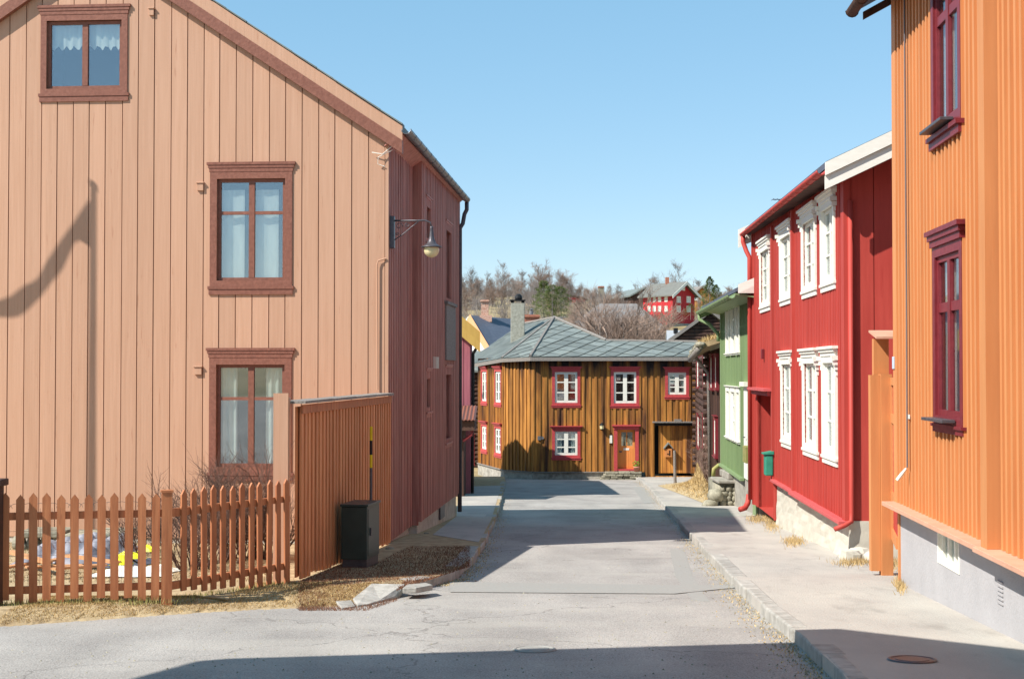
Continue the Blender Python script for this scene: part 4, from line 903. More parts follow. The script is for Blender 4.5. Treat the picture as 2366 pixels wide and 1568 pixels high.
# grass tufts along the red foundation
def rt(rr):
    pr_ = rr.choice([(1778, 1196, 10, 6), (1785, 1212, 10, 8), (1835, 1252, 12, 5), (1975, 1300, 22, 4), (2060, 1303, 18, 8), (2080, 1350, 6, 8), (1750, 1200, 12, 4)])
    q = gp(pr_[0] + rr.gauss(0, pr_[2]), pr_[1] + rr.gauss(0, pr_[3]), HP); return q.x, q.y, q.z
blades('foundation_grass', rt, 4500, .07, M['drygrass'], 6, 'dry grass tufts growing along the right-hand foundations', .005, .9)
def litter(rr):
    i = rr.randrange(1, len(rk) - 3); a = Vector(rk[i]); b = Vector(rk[i + 1]); q = a + (b - a) * rr.random()
    if rr.random() < .35: i = rr.randrange(1, 6); a = Vector(lk[i]); b = Vector(lk[i + 1]); q = a + (b - a) * rr.random(); q.x += abs(rr.gauss(0, .12)) + .02
    else: q.x -= abs(rr.gauss(0, .13)) + .02
    return q.x, q.y, G(q.y, HR) + .006
blades('gutter_litter', litter, 3500, .012, M['drygrass'], 16, 'thin straw and grit gathered in the gutters along both kerbs', .008, 3.0)
mb = MB(); rr = random.Random(19)
for i in range(2200):
    if rr.random() < .5: x, y, z = litter(rr)
    else: q = gp(rr.uniform(-100, 2366), rr.uniform(1180, 1600), HR); x, y, z = q.x, q.y, q.z
    if x > 2 and y < 30 and x > 3.2: continue
    s = rr.uniform(.004, .012); mb.add([(x - s, y, z), (x + s, y - s, z), (x + s * .6, y + s, z), (x, y, z + s * 1.1)], [(0, 1, 3), (1, 2, 3), (2, 0, 3)])
tag(mb.build('road_grit', M['rubble']), 'fine grit and small stones scattered on the road', None, None, 'stuff')
# ------------------------------------------------------------------ GREEN HOUSE
GX0 = .1704 * 31.0; GH = thing('wooden_house', 'green wooden house with white windows behind the red house', 'house', (GX0, 31, G(31, HP)))
Wn = Wall((GX0, 31), dRd, -1); LG = Wn.u(1668); zge = Wn.z(1690, 702, .3) + .0; zgb = Wn.z(1672, 1072)
gops = []
for pa, pb in ((1681, 1687.5), (1692, 1701), (1705, 1711)): gops.append((Wn.u(pb), Wn.u(pa), Wn.z(1696, 808), Wn.z(1696, 700)))
for pa, pb in ((1681, 1688), (1692, 1701), (1705, 1711)): gops.append((Wn.u(pb), Wn.u(pa), Wn.z(1696, 1006), Wn.z(1696, 905)))
gd = (Wn.u(1729), Wn.u(1721), Wn.z(1725, 1105), Wn.z(1725, 892))
mb = MB(); siding(Wn, mb, -.5, LG, lambda u: zgb - .02 * 0, zge + .15, .2, gops + [gd], (), 'batten', bat=.05, bt=.02, seed=51)
Wn.bx(mb, -.5, Wn.u(1741), .0, .03, -3.5, zgb); Wn.bx(mb, LG - .15, LG, .0, .05, zgb, zge + .1)
mb.build('street_wall', M['green'], GH)
for o_ in gops: window(GH, Wn, *o_, cas=.09, hood=(.05, .06, .09), sill=(.03, .06, .09), proj=.05, rec=.0, sf=.07, rows=(1, 1, 1), mun=.03, cols=(1,), curtain='sheer', lite=True)
mb = MB(); Wn.bx(mb, gd[0], gd[1], -.04, .03, gd[2], gd[3]); Wn.bx(mb, gd[0] - .1, gd[1] + .1, .0, .12, gd[3], gd[3] + .1); dr = mb.build('door', M['white'], GH)
mb = MB(); p = Wn.pt(gd[0] + .12, .07, (gd[2] + gd[3]) / 2 - .1); mb.tube([p, p + Vector((-.02, .1, 0))], .014, 6); mb.build('handle', M['iron'], dr)
mb = MB(); Wn.bx(mb, -.5, LG, -.5, -.02, -4, zgb); mb.build('foundation', M['stone'], GH)
mb = MB(); Wn.bx(mb, Wn.u(1719), LG, .0, .1, zgb - .06, zgb); mb.build('base_ledge', M['green'], GH)
tg = .42
def gq_(u, w, dz=0): return Wn.pt(u, w, zge + .12 + tg * (.5 - w) + dz)
mb = MB(); mb.slab([gq_(-.9, .5), gq_(LG + .5, .5), gq_(LG + .5, -4), gq_(-.9, -4)], (0, 0, .08)); mb.slab([gq_(-.9, -4), gq_(LG + .5, -4), Wn.pt(LG + .5, -8, zge), Wn.pt(-.9, -8, zge)], (0, 0, .08)); mb.build('roof', M['slatedk'], GH)
mb = MB(); mb.slab([gq_(-.88, .5, -.02), gq_(LG + .48, .5, -.02), Wn.pt(LG + .48, .02, zge + .02), Wn.pt(-.88, .02, zge + .02)], (0, 0, -.03)); mb.build('soffit', M['green'], GH)
mb = MB(); mb.slab([gq_(LG + .5, .52, -.22), gq_(LG + .5, .52, .1), gq_(LG + .5, -4, .1), gq_(LG + .5, -4, -.22)], (0, .03, 0)); gutter(mb, gq_(-.9, .58, -.02), gq_(LG + .5, .58, -.02), .08); mb.build('gutter', M['green'], GH)
# white bargeboard towards the viewer
ya = Wn.pt(-.9, 0, 0).y; A = at(1706, 677, ya); mb = MB(); A2 = at(1706, 657, ya)
mb.slab([A, A + Vector((4, 0, 0)), A2 + Vector((4, -.2, 4 * tg)), A2], (0, .03, 0)); mb.build('bargeboard', M['whitebd'], GH)
mb = MB(); e = gq_(LG + .3, .58, -.08); f_ = Wn.pt(LG - .02, .1, zge - .55); mb.tube([e, e - Vector((0, 0, .15)), (e + f_) / 2, f_, Vector((f_.x, f_.y, f_.z - .2))], .05, 8)
mb.build('downpipe', M['green'], GH, smooth=True); mb = MB(); e2 = Wn.pt(LG + .05, .12, Wn.z(1665, 1072)); mb.tube([e2 + Vector((.15, 0, .02)), e2 + Vector((.03, 0, 0)), e2 - Vector((.1, 0, .1)), e2 - Vector((.12, 0, .3))], .055, 8); mb.build('pipe_elbow', M['grgrass'], GH, smooth=True)
mb = MB(); mb.tube([e2 - Vector((.12, 0, .3)), Vector((e2.x - .12, e2.y, G(e2.y, HP)))], .06, 8); mb.build('drain_pipe', M['zinc'], GH, smooth=True)
mb = MB(); Wn.bx(mb, Wn.u(1743), Wn.u(1736), .03, .2, Wn.z(1740, 1068), Wn.z(1740, 1030)); tag(mb.build('letterbox', M['grgrass'], None, bevel=.01), 'small yellow-green letterbox on the green house wall', 'letterbox')
# stone stoop
ST = thing('stone_stoop', 'rubble stone stoop with flat steps below the white door of the green house', 'steps', tuple(gp(1690, 1165, HP)))
sp = gp(1700, 1168, HP); mb = MB(); rr = random.Random(12)
Wst = Wall((at(1648, HZ, sp.y).x, sp.y), (1, .0), 1)
if Wst.n.y > 0: Wst.n = -Wst.n
xw = at(1732, HZ, sp.y).x - at(1648, HZ, sp.y).x
zs0 = sp.z - .05; zs1 = at(1700, 1112, sp.y).z
mb.box(at(1664, HZ, sp.y).x, at(1735, HZ, sp.y).x, sp.y + .12, sp.y + 2.2, zs0, zs1 - .05)
for j in range(4):
    x = at(1664, HZ, sp.y).x
    while x < at(1728, HZ, sp.y).x:
        r = rr.uniform(.06, .12); mb.rock((x + r, sp.y + .12, zs0 + .1 + j * .12), r, .09, .075, rr.random()); x += r * 1.7
mb.build('rubble_base', M['rubble'], ST, smooth=True)
mb = MB(); mb.box(at(1658, HZ, sp.y).x, at(1708, HZ, sp.y).x, sp.y - .02, sp.y + 1.4, zs1 - .05, zs1 + .02); mb.build('top_slab', M['stone'], ST, bevel=.02)
mb = MB(); mb.box(at(1686, HZ, sp.y).x, at(1730, HZ, sp.y).x, sp.y + .3, sp.y + 1.8, zs1 + .021, at(1700, 1100, sp.y).z + .06); mb.build('upper_step', M['stone'], ST, bevel=.02)
mb = MB(); mb.rock((at(1655, HZ, sp.y).x, sp.y + .2, at(1655, 1145, sp.y).z), .2, .3, .17, 3); mb.rock((at(1640, HZ, sp.y).x, sp.y + .1, zs0 + .08), .2, .25, .12, 4); mb.build('lower_step', M['rubble'], ST, smooth=True)
mb = MB(); q = at(1735, 1150, sp.y); mb.slab([q + Vector((-.15, -.1, -.22)), q + Vector((.0, -.1, -.2)), q + Vector((.09, -.1, .25)), q + Vector((.0, -.1, .22))], (0, .05, 0)); mb.build('leaning_slab', M['stone'], ST, bevel=.01)
# ------------------------------------------------------------------ DARK LOG HOUSE with sod roof
La = Vector((.1476 * 40, 40)); Lb = Vector((.129 * 65 + .05, 64.9)); LH = thing('log_house', 'dark log house with a turf roof between the green and golden brown houses', 'house', (La.x, La.y, G(40, HP)))
Wk = Wall(La, Lb - La, -1); LK = (Lb - La).length; zke = Wk.z(1665, 815)
zkb = lambda u: G(Wk.pt(u, 0, 0).y, HP) - .1
ux = Wk.u(1641)
kops = []; 
for px in (1650, 1661): kops.append((Wk.u(px + 2.6), Wk.u(px - 2.6), Wk.z(px, 895), Wk.z(px, 826)))
kops.append((Wk.u(1661), Wk.u(1656), Wk.z(1658, 1048), Wk.z(1658, 968)))
for px in (1617.5, 1633): kops.append((Wk.u(px + 2.2), Wk.u(px - 2.2), Wk.z(px, 893), Wk.z(px, 822)))
for px in (1618, 1632): kops.append((Wk.u(px + 2.2), Wk.u(px - 2.2), Wk.z(px, 1030), Wk.z(px, 962)))
mb = MB(); siding(Wk, mb, -.5, ux, zkb, zke + .15, .24, kops, (), 'batten', bat=.07, bt=.03, seed=61); mb.build('board_wall', M['tardk'], LH)
mb = MB(); z = G(52, HP) - .6; strip(Wk, mb, ux, LK, -.3, -.12, zkb, lambda u: zke, kops)
rr = random.Random(5)
while z < zke:
    cuts = sorted([ux, LK] + [c for o_ in kops for c in (o_[0] - .12, o_[1] + .12) if ux < c < LK])
    for a, b in zip(cuts, cuts[1:]):
        m_ = (a + b) / 2
        if any(o_[0] - .13 < m_ < o_[1] + .13 and o_[2] - .1 < z < o_[3] + .1 for o_ in kops): continue
        mb.tube([Wk.pt(a, -.02, z), Wk.pt(m_, -.02 + rr.uniform(-.02, .02), z + .01), Wk.pt(b, -.02, z)], .135, 8)
    z += .25
for k in range(18):
    zz_ = G(52, HP) + k * .3
    for uu in (ux + .3, LK - 1.2): mb.tube([Wk.pt(uu, .0, zz_), Wk.pt(uu, .24, zz_)], .12, 7)
mb.build('log_wall', M['tardk'], LH)
for o_ in kops: window(LH, Wk, *o_, cas=.07, cm='maroon', sm='white', hood=(.03, .05, .16), sill=(.03, .05, .16), proj=.12, rec=-.08, sf=.12, rows=(1, 1, 1), lite=True, curtain='sheer')
mb = MB(); mb.slab([Wk.pt(-.6, .6, zke + .1), Wk.pt(Wk.u(1600, .6), .6, zke - .1), Wk.pt(Wk.u(1604), -3.2, zke + 1.35), Wk.pt(-.6, -3.2, zke + 1.35)], (0, 0, .16)); mb.build('turf_roof', mat('roof_turf', col(188, 164, 124), col(136, 116, 88), 0, (3, 3, 3), bump=.8), LH)
mb = MB(); rr = random.Random(15); E0 = Wk.pt(-.6, .62, zke + .18); E1_ = Wk.pt(Wk.u(1600, .6), .62, zke - .02)
for i in range(60):
    t = rr.random(); q = E0 + (E1_ - E0) * t; mb.rock((q.x, q.y, q.z + rr.uniform(-.05, .06)), rr.uniform(.06, .16), rr.uniform(.1, .4), rr.uniform(.04, .09), rr.random())
mb.build('turf_edge', M['rubble'], LH, smooth=True)
mb = MB(); mb.tube([E0 - Vector((.06, 0, .12)), E1_ - Vector((.06, 0, .12))], .09, 8); e = E0 + (E1_ - E0) * .28; e = Wk.pt(Wk.u(1640, .1), .1, zke - .1)
mb.tube([e + Vector((-.5, 0, .1)), e + Vector((-.4, 0, -.05)), e + Vector((-.05, 0, -.5)), Vector((e.x, e.y, G(e.y, HP)))], .055, 8); mb.build('gutter', M['greywood'], LH, smooth=True)
def sodp(rr):
    u = rr.random(); v = rr.random(); a = Wk.pt(-.6, .6, zke + .26); b = Wk.pt(Wk.u(1600, .6), .6, zke + .06); c = Wk.pt(Wk.u(1604), -3.2, zke + 1.51); d = Wk.pt(-.6, -3.2, zke + 1.51)
    q = (a * (1 - u) + b * u) * (1 - v) + (d * (1 - u) + c * u) * v; return q.x, q.y, q.z
mb = MB(); rr = random.Random(6)
for i in range(9000):
    x, y, z = sodp(rr); h_ = .16 * rr.uniform(.4, 1.2); b = rr.uniform(0, 6.28); n_ = len(mb.v)
    mb.v += [(x - .012, y, z - .02), (x + .012, y, z - .02), (x + .1 * math.cos(b), y + .1 * math.sin(b), z + h_)]; mb.f.append((n_, n_ + 1, n_ + 2))
o = mb.build('roof_grass', M['drygrass'], LH); o['kind'] = 'stuff'
# grassy bank and shrub in front
def bank():
    mb = MB(); c = gp(1610, 1135, HP); n = 20; A = [G2(*p, HP) for p in ((1520, 1122), (1590, 1112), (1668, 1110), (1662, 1135), (1640, 1168), (1590, 1148))]
    cx = sum(a[0] for a in A) / 6; cy = sum(a[1] for a in A) / 6; vs = [(cx, cy, G(cy, HP) + .22)]
    ring = []
    for k in (.66, .33, 0.0):
        for i in range(6):
            for j in range(4):
                t = j / 4; x = A[i][0] + (A[(i + 1) % 6][0] - A[i][0]) * t; y = A[i][1] + (A[(i + 1) % 6][1] - A[i][1]) * t
                x = x + (cx - x) * k; y = y + (cy - y) * k; vs.append((x, y, G(y, HP) + .2 * math.sin(k * 1.57) + .01))
    fs = [(0, 1 + i, 1 + (i + 1) % 24) for i in range(24)] + [(1 + r * 24 + i, 1 + (r + 1) * 24 + i, 1 + (r + 1) * 24 + (i + 1) % 24, 1 + r * 24 + (i + 1) % 24) for r in range(2) for i in range(24)]
    mb.add(vs, fs); tag(mb.build('bank', mat('bank_turf', col(196, 176, 136), col(150, 128, 92), 0, (3, 3, 3), bump=.7), smooth=True), kind='structure')
    return A, cx, cy
bA, bcx, bcy = bank()
def bpt(rr):
    i = rr.randrange(6); t = rr.random(); x = bA[i][0] + (bA[(i + 1) % 6][0] - bA[i][0]) * t; y = bA[i][1] + (bA[(i + 1) % 6][1] - bA[i][1]) * t
    k = rr.random() ** .6; return x + (bcx - x) * k, y + (bcy - y) * k, G(y, HP) + .2 * math.sin(k * 1.57)
blades('bank_grass', bpt, 9000, .085, M['drygrass'], 9, 'long dry beige grass on the bank by the dark log house', .012, 1.1)
shrub(1652, 1128, 2.0, 12, 7, 'reddish bare bush against the dark log house', .6, 'barkred', 3, r=.014)
pq = gp(1560, 1119, HP); mb = MB(); mb.tube([(pq.x, pq.y, pq.z - .1), (pq.x - .02, pq.y, at(1557, 1040, pq.y).z)], [.06, .05], 8)
tag(mb.build('wooden_post', M['greywood']), 'short weathered wooden post standing before the golden brown gate', 'post')
# ------------------------------------------------------------------ GOLDEN BROWN HOUSE at the end of the street
BY = 65.0; b1 = at(1607, HZ, BY); b2 = at(1232, HZ, BY); b3 = at(1166, HZ, 66.3); b4 = at(1106, HZ, 71.3)
BH = thing('wooden_house', 'golden brown tarred house with slate roof at the end of the street', 'house', (b2.x, BY, G(BY)))
W1 = Wall(b2.xy, (1, 0), 1); W2 = Wall(b3.xy, b2.xy - b3.xy, 1); W3 = Wall(b4.xy, b3.xy - b4.xy, 1)
for W_ in (W1, W2, W3):
    if W_.n.y > 0: W_.n = -W_.n
L1, L2, L3 = (b1 - b2).length, (b2.xy - b3.xy).length, (b3.xy - b4.xy).length
zbt = at(1400, 826, BY - .34).z + .02; zbb = at(1400, 1090, BY).z
def bw(W_, a, b, c, d):
    pm = (a + b) / 2; return (W_.u(a), W_.u(b), W_.z(pm, d), W_.z(pm, c))
fw = [bw(W1, 1282, 1334, 859, 930), bw(W1, 1418, 1470, 859, 931), bw(W1, 1543, 1585, 860, 911), bw(W1, 1282, 1334, 996, 1051)]
dw = bw(W1, 1426, 1467, 992, 1086); gt = bw(W1, 1512, 1606, 976, 1099)
gt = (gt[0], L1 + .01, gt[2], gt[3])
mb = MB(); siding(W1, mb, 0, L1, lambda u: zbb - (.28 if u > W1.u(1490) else 0), zbt, .29, fw + [dw, gt], (W1.u(1490),), 'batten', bat=.12, bt=.04, seed=71)
siding(W2, mb, 0, L2, zbb, zbt, .24, (), (), 'batten', bat=.1, bt=.04, seed=72)
lw = [bw(W3, 1114.5, 1125.5, 858, 926), bw(W3, 1145.5, 1158.5, 858, 929), bw(W3, 1114.5, 1125.5, 984, 1037), bw(W3, 1145.5, 1158.5, 989, 1046)]
siding(W3, mb, 0, L3, lambda u: zbb + .0, zbt, .24, lw, (), 'batten', bat=.1, bt=.04, seed=73)
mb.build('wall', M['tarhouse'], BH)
kw = dict(cm='rubred', sm='white', hood=(.1, .12, .16), sill=(.05, .12, .08), proj=.05, rec=.0, sf=.1, rows=(1, 1, 1), mun=.05)
window(BH, W1, *fw[0], cas=.13, cols=(1, 1), **kw); window(BH, W1, *fw[1], cas=.13, cols=(1, 1), **kw)
window(BH, W1, *fw[2], cas=.13, cols=(1, 1), curtain='tied', label='small upper window with tied white curtains', **kw)
window(BH, W1, *fw[3], cas=.13, cols=(1, 1), curtain='sides', label='ground floor window with net curtains', **kw)
for o_ in lw: window(BH, W3, *o_, cas=.13, cols=(1, 1), curtain='sheer', **kw)
# door
mb = MB(); d0, d1, e0, e1 = dw; W1.bx(mb, d0 - .16, d0, -.03, .08, e0 - .02, e1); W1.bx(mb, d1, d1 + .16, -.03, .08, e0 - .02, e1); W1.bx(mb, d0 - .18, d1 + .18, -.03, .1, e1, e1 + .16); W1.bx(mb, d0 - .24, d1 + .24, -.03, .2, e1 + .161, e1 + .22); W1.bx(mb, d0, d1, -.3, .06, e0 - .02, e0 + .06)
DF = mb.build('door_frame', M['rubred'], BH)
zm = W1.z(1448, 1030)
mb = MB(); dl = W1.u(1430); W1.bx(mb, dl, d1, -.22, -.17, e0 + .06, zm); W1.bx(mb, dl, dl + .12, -.22, -.17, zm, e1); W1.bx(mb, d1 - .1, d1, -.22, -.17, zm, e1); W1.bx(mb, dl + .12, d1 - .1, -.22, -.17, e1 - .12, e1)
W1.bx(mb, (dl + d1) / 2 - .02, (dl + d1) / 2 + .02, -.22, -.17, zm, e1 - .12); W1.bx(mb, d0, dl, -.24, -.17, e0, e1)
for i in range(7): uu = dl + .06 + i * .1; W1.bx(mb, uu, uu + .085, -.17, -.16, e0 + .12, zm - .1)
DO = mb.build('door', M['door'], BH)
mb = MB(); W1.bx(mb, dl + .12, d1 - .1, -.2, -.19, zm, e1 - .12); mb.build('pane', M['glass'], DO)
mb = MB(); W1.bx(mb, dl, d1, -.9, -.5, e0, e1); mb.build('interior', M['dark'], DO)
for s_ in (0, 1):
    mb = MB(); a = dl + .12 if not s_ else d1 - .1; mid = (dl + d1) / 2; b = mid; bb = a + (mid - a) * .35; n = 8; vs = []
    for i in range(n + 1): t = i / n; vs += [W1.pt(a + (b - a) * t, -.24 + .01 * math.sin(t * 15), e1 - .12), W1.pt(a + (bb - a) * t, -.24, zm)]
    mb.add(vs, [(2 * i, 2 * i + 1, 2 * i + 3, 2 * i + 2) for i in range(n)]); mb.build('curtain', M['cloth'], DO)
mb = MB(); W1.bx(mb, W1.u(1441), W1.u(1454), -.158, -.15, W1.z(1447, 1040), W1.z(1447, 1035)); mb.build('letter_plate', M['white'], DO)
mb = MB(); W1.bx(mb, dl + .03, dl + .14, -.158, -.12, W1.z(1432, 1045), W1.z(1432, 1042)); mb.build('handle', M['iron'], DO)
# gate in the brown wall
mb = MB(); gm = W1.u(1569); k = gt[0] + .2; rr = random.Random(4)
while k < L1 - .05:
    e = min(k + rr.uniform(.17, .23), L1); W1.bx(mb, k, e - .012, -.2 if k < gm else -.17, -.16 if k < gm else -.13, gt[2] + .12, gt[3] - .14); k = e
mb.build('gate', M['tar'], BH)
mb = MB(); W1.bx(mb, gt[0] - .1, L1 + .0, .0, .25, gt[3], gt[3] + .06); W1.bx(mb, W1.u(1557), W1.u(1573), .02, .2, gt[3] + .061, gt[3] + .16); mb.build('gate_lintel', M['greywood'], BH)
mb = MB(); W1.bx(mb, gt[0], L1, -1.2, -1.1, gt[2], gt[3]); W1.bx(mb, gt[0], L1, -1.1, -.02, gt[3] - .14, gt[3] - .001); mb.build('gate_backing', M['black'], BH)
# foundations
mb = MB(); W1.bx(mb, -.05, W1.u(1482), -.4, .03, zbb - 2, zbb - .02); W1.bx(mb, W1.u(1482) + .02, L1, -.4, -.02, zbb - 2, zbb - .29); W2.bx(mb, -.02, L2 + .02, -.4, .03, zbb - 2, zbb - .02); W3.bx(mb, -.05, L3, -.4, .03, zbb - 2, zbb - .02); mb.build('foundation', M['stone'], BH)
mb = MB(); W1.bx(mb, 0, W1.u(1482), -.02, .12, zbb - .02, zbb + .02); W2.bx(mb, 0, L2, -.02, .1, zbb - .02, zbb + .02); W3.bx(mb, 0, L3, -.02, .1, zbb - .02, zbb + .02); mb.build('base_board', M['greywood'], BH)
# roof
P0 = at(1225, 825, BY - .38); N0 = Vector((0, -.3, 1)).normalized()
PA = lambda px, py: plane_at(px, py, P0, N0)
E2 = PA(1225, 825); E3 = PA(1607, 824.5); Em = PA(1400, 825); R1 = PA(1400, 788); R2 = PA(1612, 791); A_ = PA(1280, 735)
mb = MB(); mb.slab([E2, E3, R2, R1, A_], (0, 0, -.08))
E1 = at(1094, 840, 71.5); Ec = at(1160, 828, 66.0); K1 = at(1201, 751, 76); L_ = at(1098, 822, 74.5)
mb.slab([Ec, E2, A_], (0, 0, -.08)); mb.slab([E1, Ec, A_], (0, 0, -.08)); mb.slab([E1, A_, K1, L_], (0, 0, -.08))
Bk = Vector((A_.x + 5, 80, zbt)); mb.slab([A_, R1, Vector((R1.x, 75, zbt)), Vector((A_.x, 82, zbt)), K1], (0, 0, -.08)); mb.slab([R1, R2, Vector((R2.x, 73, zbt)), Vector((R1.x, 75, zbt))], (0, 0, -.08))
mb.build('roof', M['slate'], BH)
up_ = Vector((0, 1, .3)).normalized(); off = N0 * .015
shingles([p + off for p in (E2, Em, R1, A_)], P0, N0, up_, .72, 56, 'slate', BH, 'roof_slates', 3, .03)
shingles([p + off for p in (Em, E3, R2, R1)], P0, N0, up_, .72, 56, 'slate', BH, 'roof_slates', 4, .03)
def triN(a, b, c): n_ = (b - a).cross(c - a).normalized(); return n_ if n_.z > 0 else -n_
for i, tri in enumerate(([Ec, E2, A_], [E1, Ec, A_], [E1, A_, K1], [E1, K1, L_])):
    n_ = triN(*tri[:3]); ud = (Vector((0, 0, 1)) - n_ * n_.z).normalized(); shingles([p + n_ * .012 for p in tri], tri[0], n_, ud, .72, 56, 'slate', BH, 'roof_slates', 10 + i, .02)
mb = MB(); mb.tube([E2 + Vector((0, 0, .05)), A_ + Vector((0, 0, .06))], .08, 5); mb.tube([Ec + Vector((0, 0, .05)), A_ + Vector((0, 0, .05))], .05, 5); mb.tube([A_ + Vector((0, 0, .04)), R1 + Vector((0, 0, .04))], .09, 5); mb.tube([R1 + Vector((0, 0, .04)), R2 + Vector((0, 0, .04))], .07, 5); mb.tube([A_ + Vector((0, 0, .04)), K1 + Vector((0, 0, .04))], .07, 5)
mb.build('ridge_boards', M['greywood'], BH)
mb = MB()
for a, b in ((E1, Ec), (Ec, E2), (E2, E3)):
    s_ = Vector((0, 0, -.2)); mb.slab([a + Vector((0, -.03, -.01)), b + Vector((0, -.03, -.01)), b + Vector((0, -.03, -.17)), a + Vector((0, -.03, -.17))], (0, .05, 0))
mb.build('eave_board', M['greywood'], BH)
mb = MB(); q = [E1, Ec, E2, E3]; qi = [W3.pt(0, -.1, 0), W3.pt(L3, -.1, 0), W1.pt(0, -.1, 0), W1.pt(L1, -.1, 0)]
for i in range(3): mb.slab([q[i] + Vector((0, 0, -.1)), q[i + 1] + Vector((0, 0, -.1)), Vector((qi[i + 1].x, qi[i + 1].y, zbt - .02)), Vector((qi[i].x, qi[i].y, zbt - .02))], (0, 0, -.02))
mb.build('soffit', M['tardk'], BH)
mb = MB(); mb.box(b1.x - .02, b1.x, BY, 74, zbb - 1, zbt); W3b = Wall(b4.xy, (0, 1), 1); mb.box(b4.x, b4.x + .05, b4.y, 80, zbb - 1, zbt); mb.box(b4.x, b1.x, 80, 80.1, zbb - 1, zbt); mb.build('back_wall', M['tardk'], BH)
# chimney
Yc = 71.0; c0, c1 = at(1180, 785, Yc), at(1212, 700, Yc); mb = MB(); mb.box(c0.x, c1.x, Yc - .1, Yc + .6, c0.z - .8, c1.z)
CHM = mb.build('chimney', mat('grey_chimney_render', col(172, 170, 156), col(136, 134, 122), 0, (9, 9, 9), bump=.9, bscale=(8, 8, 12)), BH, bevel=.03)
mb = MB(); mb.box(c0.x - .05, c1.x + .05, Yc - .15, Yc + .65, c1.z + .12, c1.z + .16)
for dx in (0, 1): mb.box((c0.x if not dx else c1.x - .16), (c0.x + .16 if not dx else c1.x), Yc, Yc + .5, c1.z, c1.z + .12)
mb.lathe(((c0.x + c1.x) / 2 + .05, Yc + .2, c1.z + .16), [(.17, 0), (.2, .1), (.17, .22), (.08, .3), (0, .31)], 10); mb.build('chimney_cap', M['black'], CHM)
# wall things on the brown house
LAn = thing('wall_lantern', 'black wall lantern left of the orange door on the golden brown house', 'lantern', tuple(W1.pt(W1.u(1390), .1, W1.z(1390, 985))))
lp = W1.pt(W1.u(1390), .18, W1.z(1390, 984)); mb = MB(); mb.lathe(lp, [(0, .2), (.02, .16), (.12, .08), (.13, .05), (.03, .05)], 8); mb.lathe(lp, [(.1, -.12), (.05, -.17), (0, -.2)], 8); mb.tube([lp + Vector((0, .17, -.1)), lp + Vector((0, .1, -.19)), lp + Vector((0, 0, -.18))], .015, 6); mb.build('lantern_frame', M['black'], LAn)
mb = MB(); mb.lathe(lp, [(.1, .05), (.09, -.12)], 8); mb.build('lantern_glass', M['frost'], LAn)
mb = MB(); W1.bx(mb, W1.u(1408), W1.u(1414), .03, .07, W1.z(1411, 1023), W1.z(1411, 1005)); mb.build('thermometer', M['white'], BH)
mb = MB(); W1.bx(mb, W1.u(1242), W1.u(1250), .045, .09, W1.z(1246, 1016), W1.z(1246, 1007)); W1.bx(mb, W1.u(1251), W1.u(1256), .045, .08, W1.z(1246, 1014), W1.z(1246, 1008)); mb.build('meter_box', M['zinc'], BH)
BB = thing('mailbox', 'house-shaped wooden mailbox with grey pitched roof on the brown gate', 'mailbox', tuple(at(1545, 1054, BY - .3)))
a, b = at(1537, 1055, BY - .1), at(1552, 1036, BY - .1); mb = MB(); mb.box(a.x, b.x, BY - .15, BY + .12, a.z, b.z); mb.build('box', mat('pale_wood', col(206, 136, 80), None, 0, (5, 5, 5)), BB)
cz = at(1545, 1025, BY - .1).z; mb = MB(); xm = (a.x + b.x) / 2
mb.slab([(a.x - .06, BY - .2, b.z - .02), (xm, BY - .2, cz), (b.x + .06, BY - .2, b.z - .02), (b.x + .06, BY - .2, b.z + .03), (xm, BY - .2, cz + .07), (a.x - .06, BY - .2, b.z + .03)], (0, .35, 0)); mb.build('roof', M['slate'], BB)
mb = MB(); mb.box(xm + .02, xm + .08, BY - .156, BY - .151, a.z + .06, a.z + .3); mb.box(xm - .06, xm + .0, BY - .156, BY - .151, a.z + .1, a.z + .16); mb.build('slot', M['black'], BB)
# doorstep
DS = thing('doorstep', 'low stone doorstep of stacked slabs before the orange door', 'steps', tuple(at(1432, 1105, BY - .8)))
mb = MB(); rr = random.Random(7)
for j in range(4):
    x = at(1385 + j * 4, HZ, BY).x; xe = at(1480, HZ, BY).x; zz_ = at(1430, 1110 - j * 5, BY - .8).z
    while x < xe: e = min(xe, x + rr.uniform(.3, .7)); mb.box(x, e - .03, BY - .8 + rr.uniform(0, .12), BY - .05, zz_, zz_ + .085 + rr.uniform(-.01, .01)); x = e
mb.build('step_stones', M['rubble'], DS, bevel=.015)
pp = at(1471, 1094, BY - .45); FP = thing('plant_pot', 'terracotta pot with a green plant beside the orange door', 'plant pot', tuple(pp))
mb = MB(); mb.lathe(pp, [(0, 0), (.1, 0), (.13, .27), (.15, .28), (.15, .33), (.11, .33)], 12); mb.build('pot', M['pot'], FP, smooth=True)
mb = MB(); rr = random.Random(1)
for i in range(90):
    a = rr.uniform(0, 6.28); r_ = rr.uniform(0, .2); p = pp + Vector((r_ * math.cos(a), r_ * math.sin(a), .33 + rr.uniform(0, .22))); d = Vector((rr.uniform(-1, 1), rr.uniform(-1, 1), rr.uniform(-.3, 1))) * .06; mb.add([p - d.cross(Vector((0, 1, 0))) * .4, p + d, p + d.cross(Vector((0, 1, 0))) * .4], [(0, 1, 2)])
mb.build('plant', M['leaf'], FP)
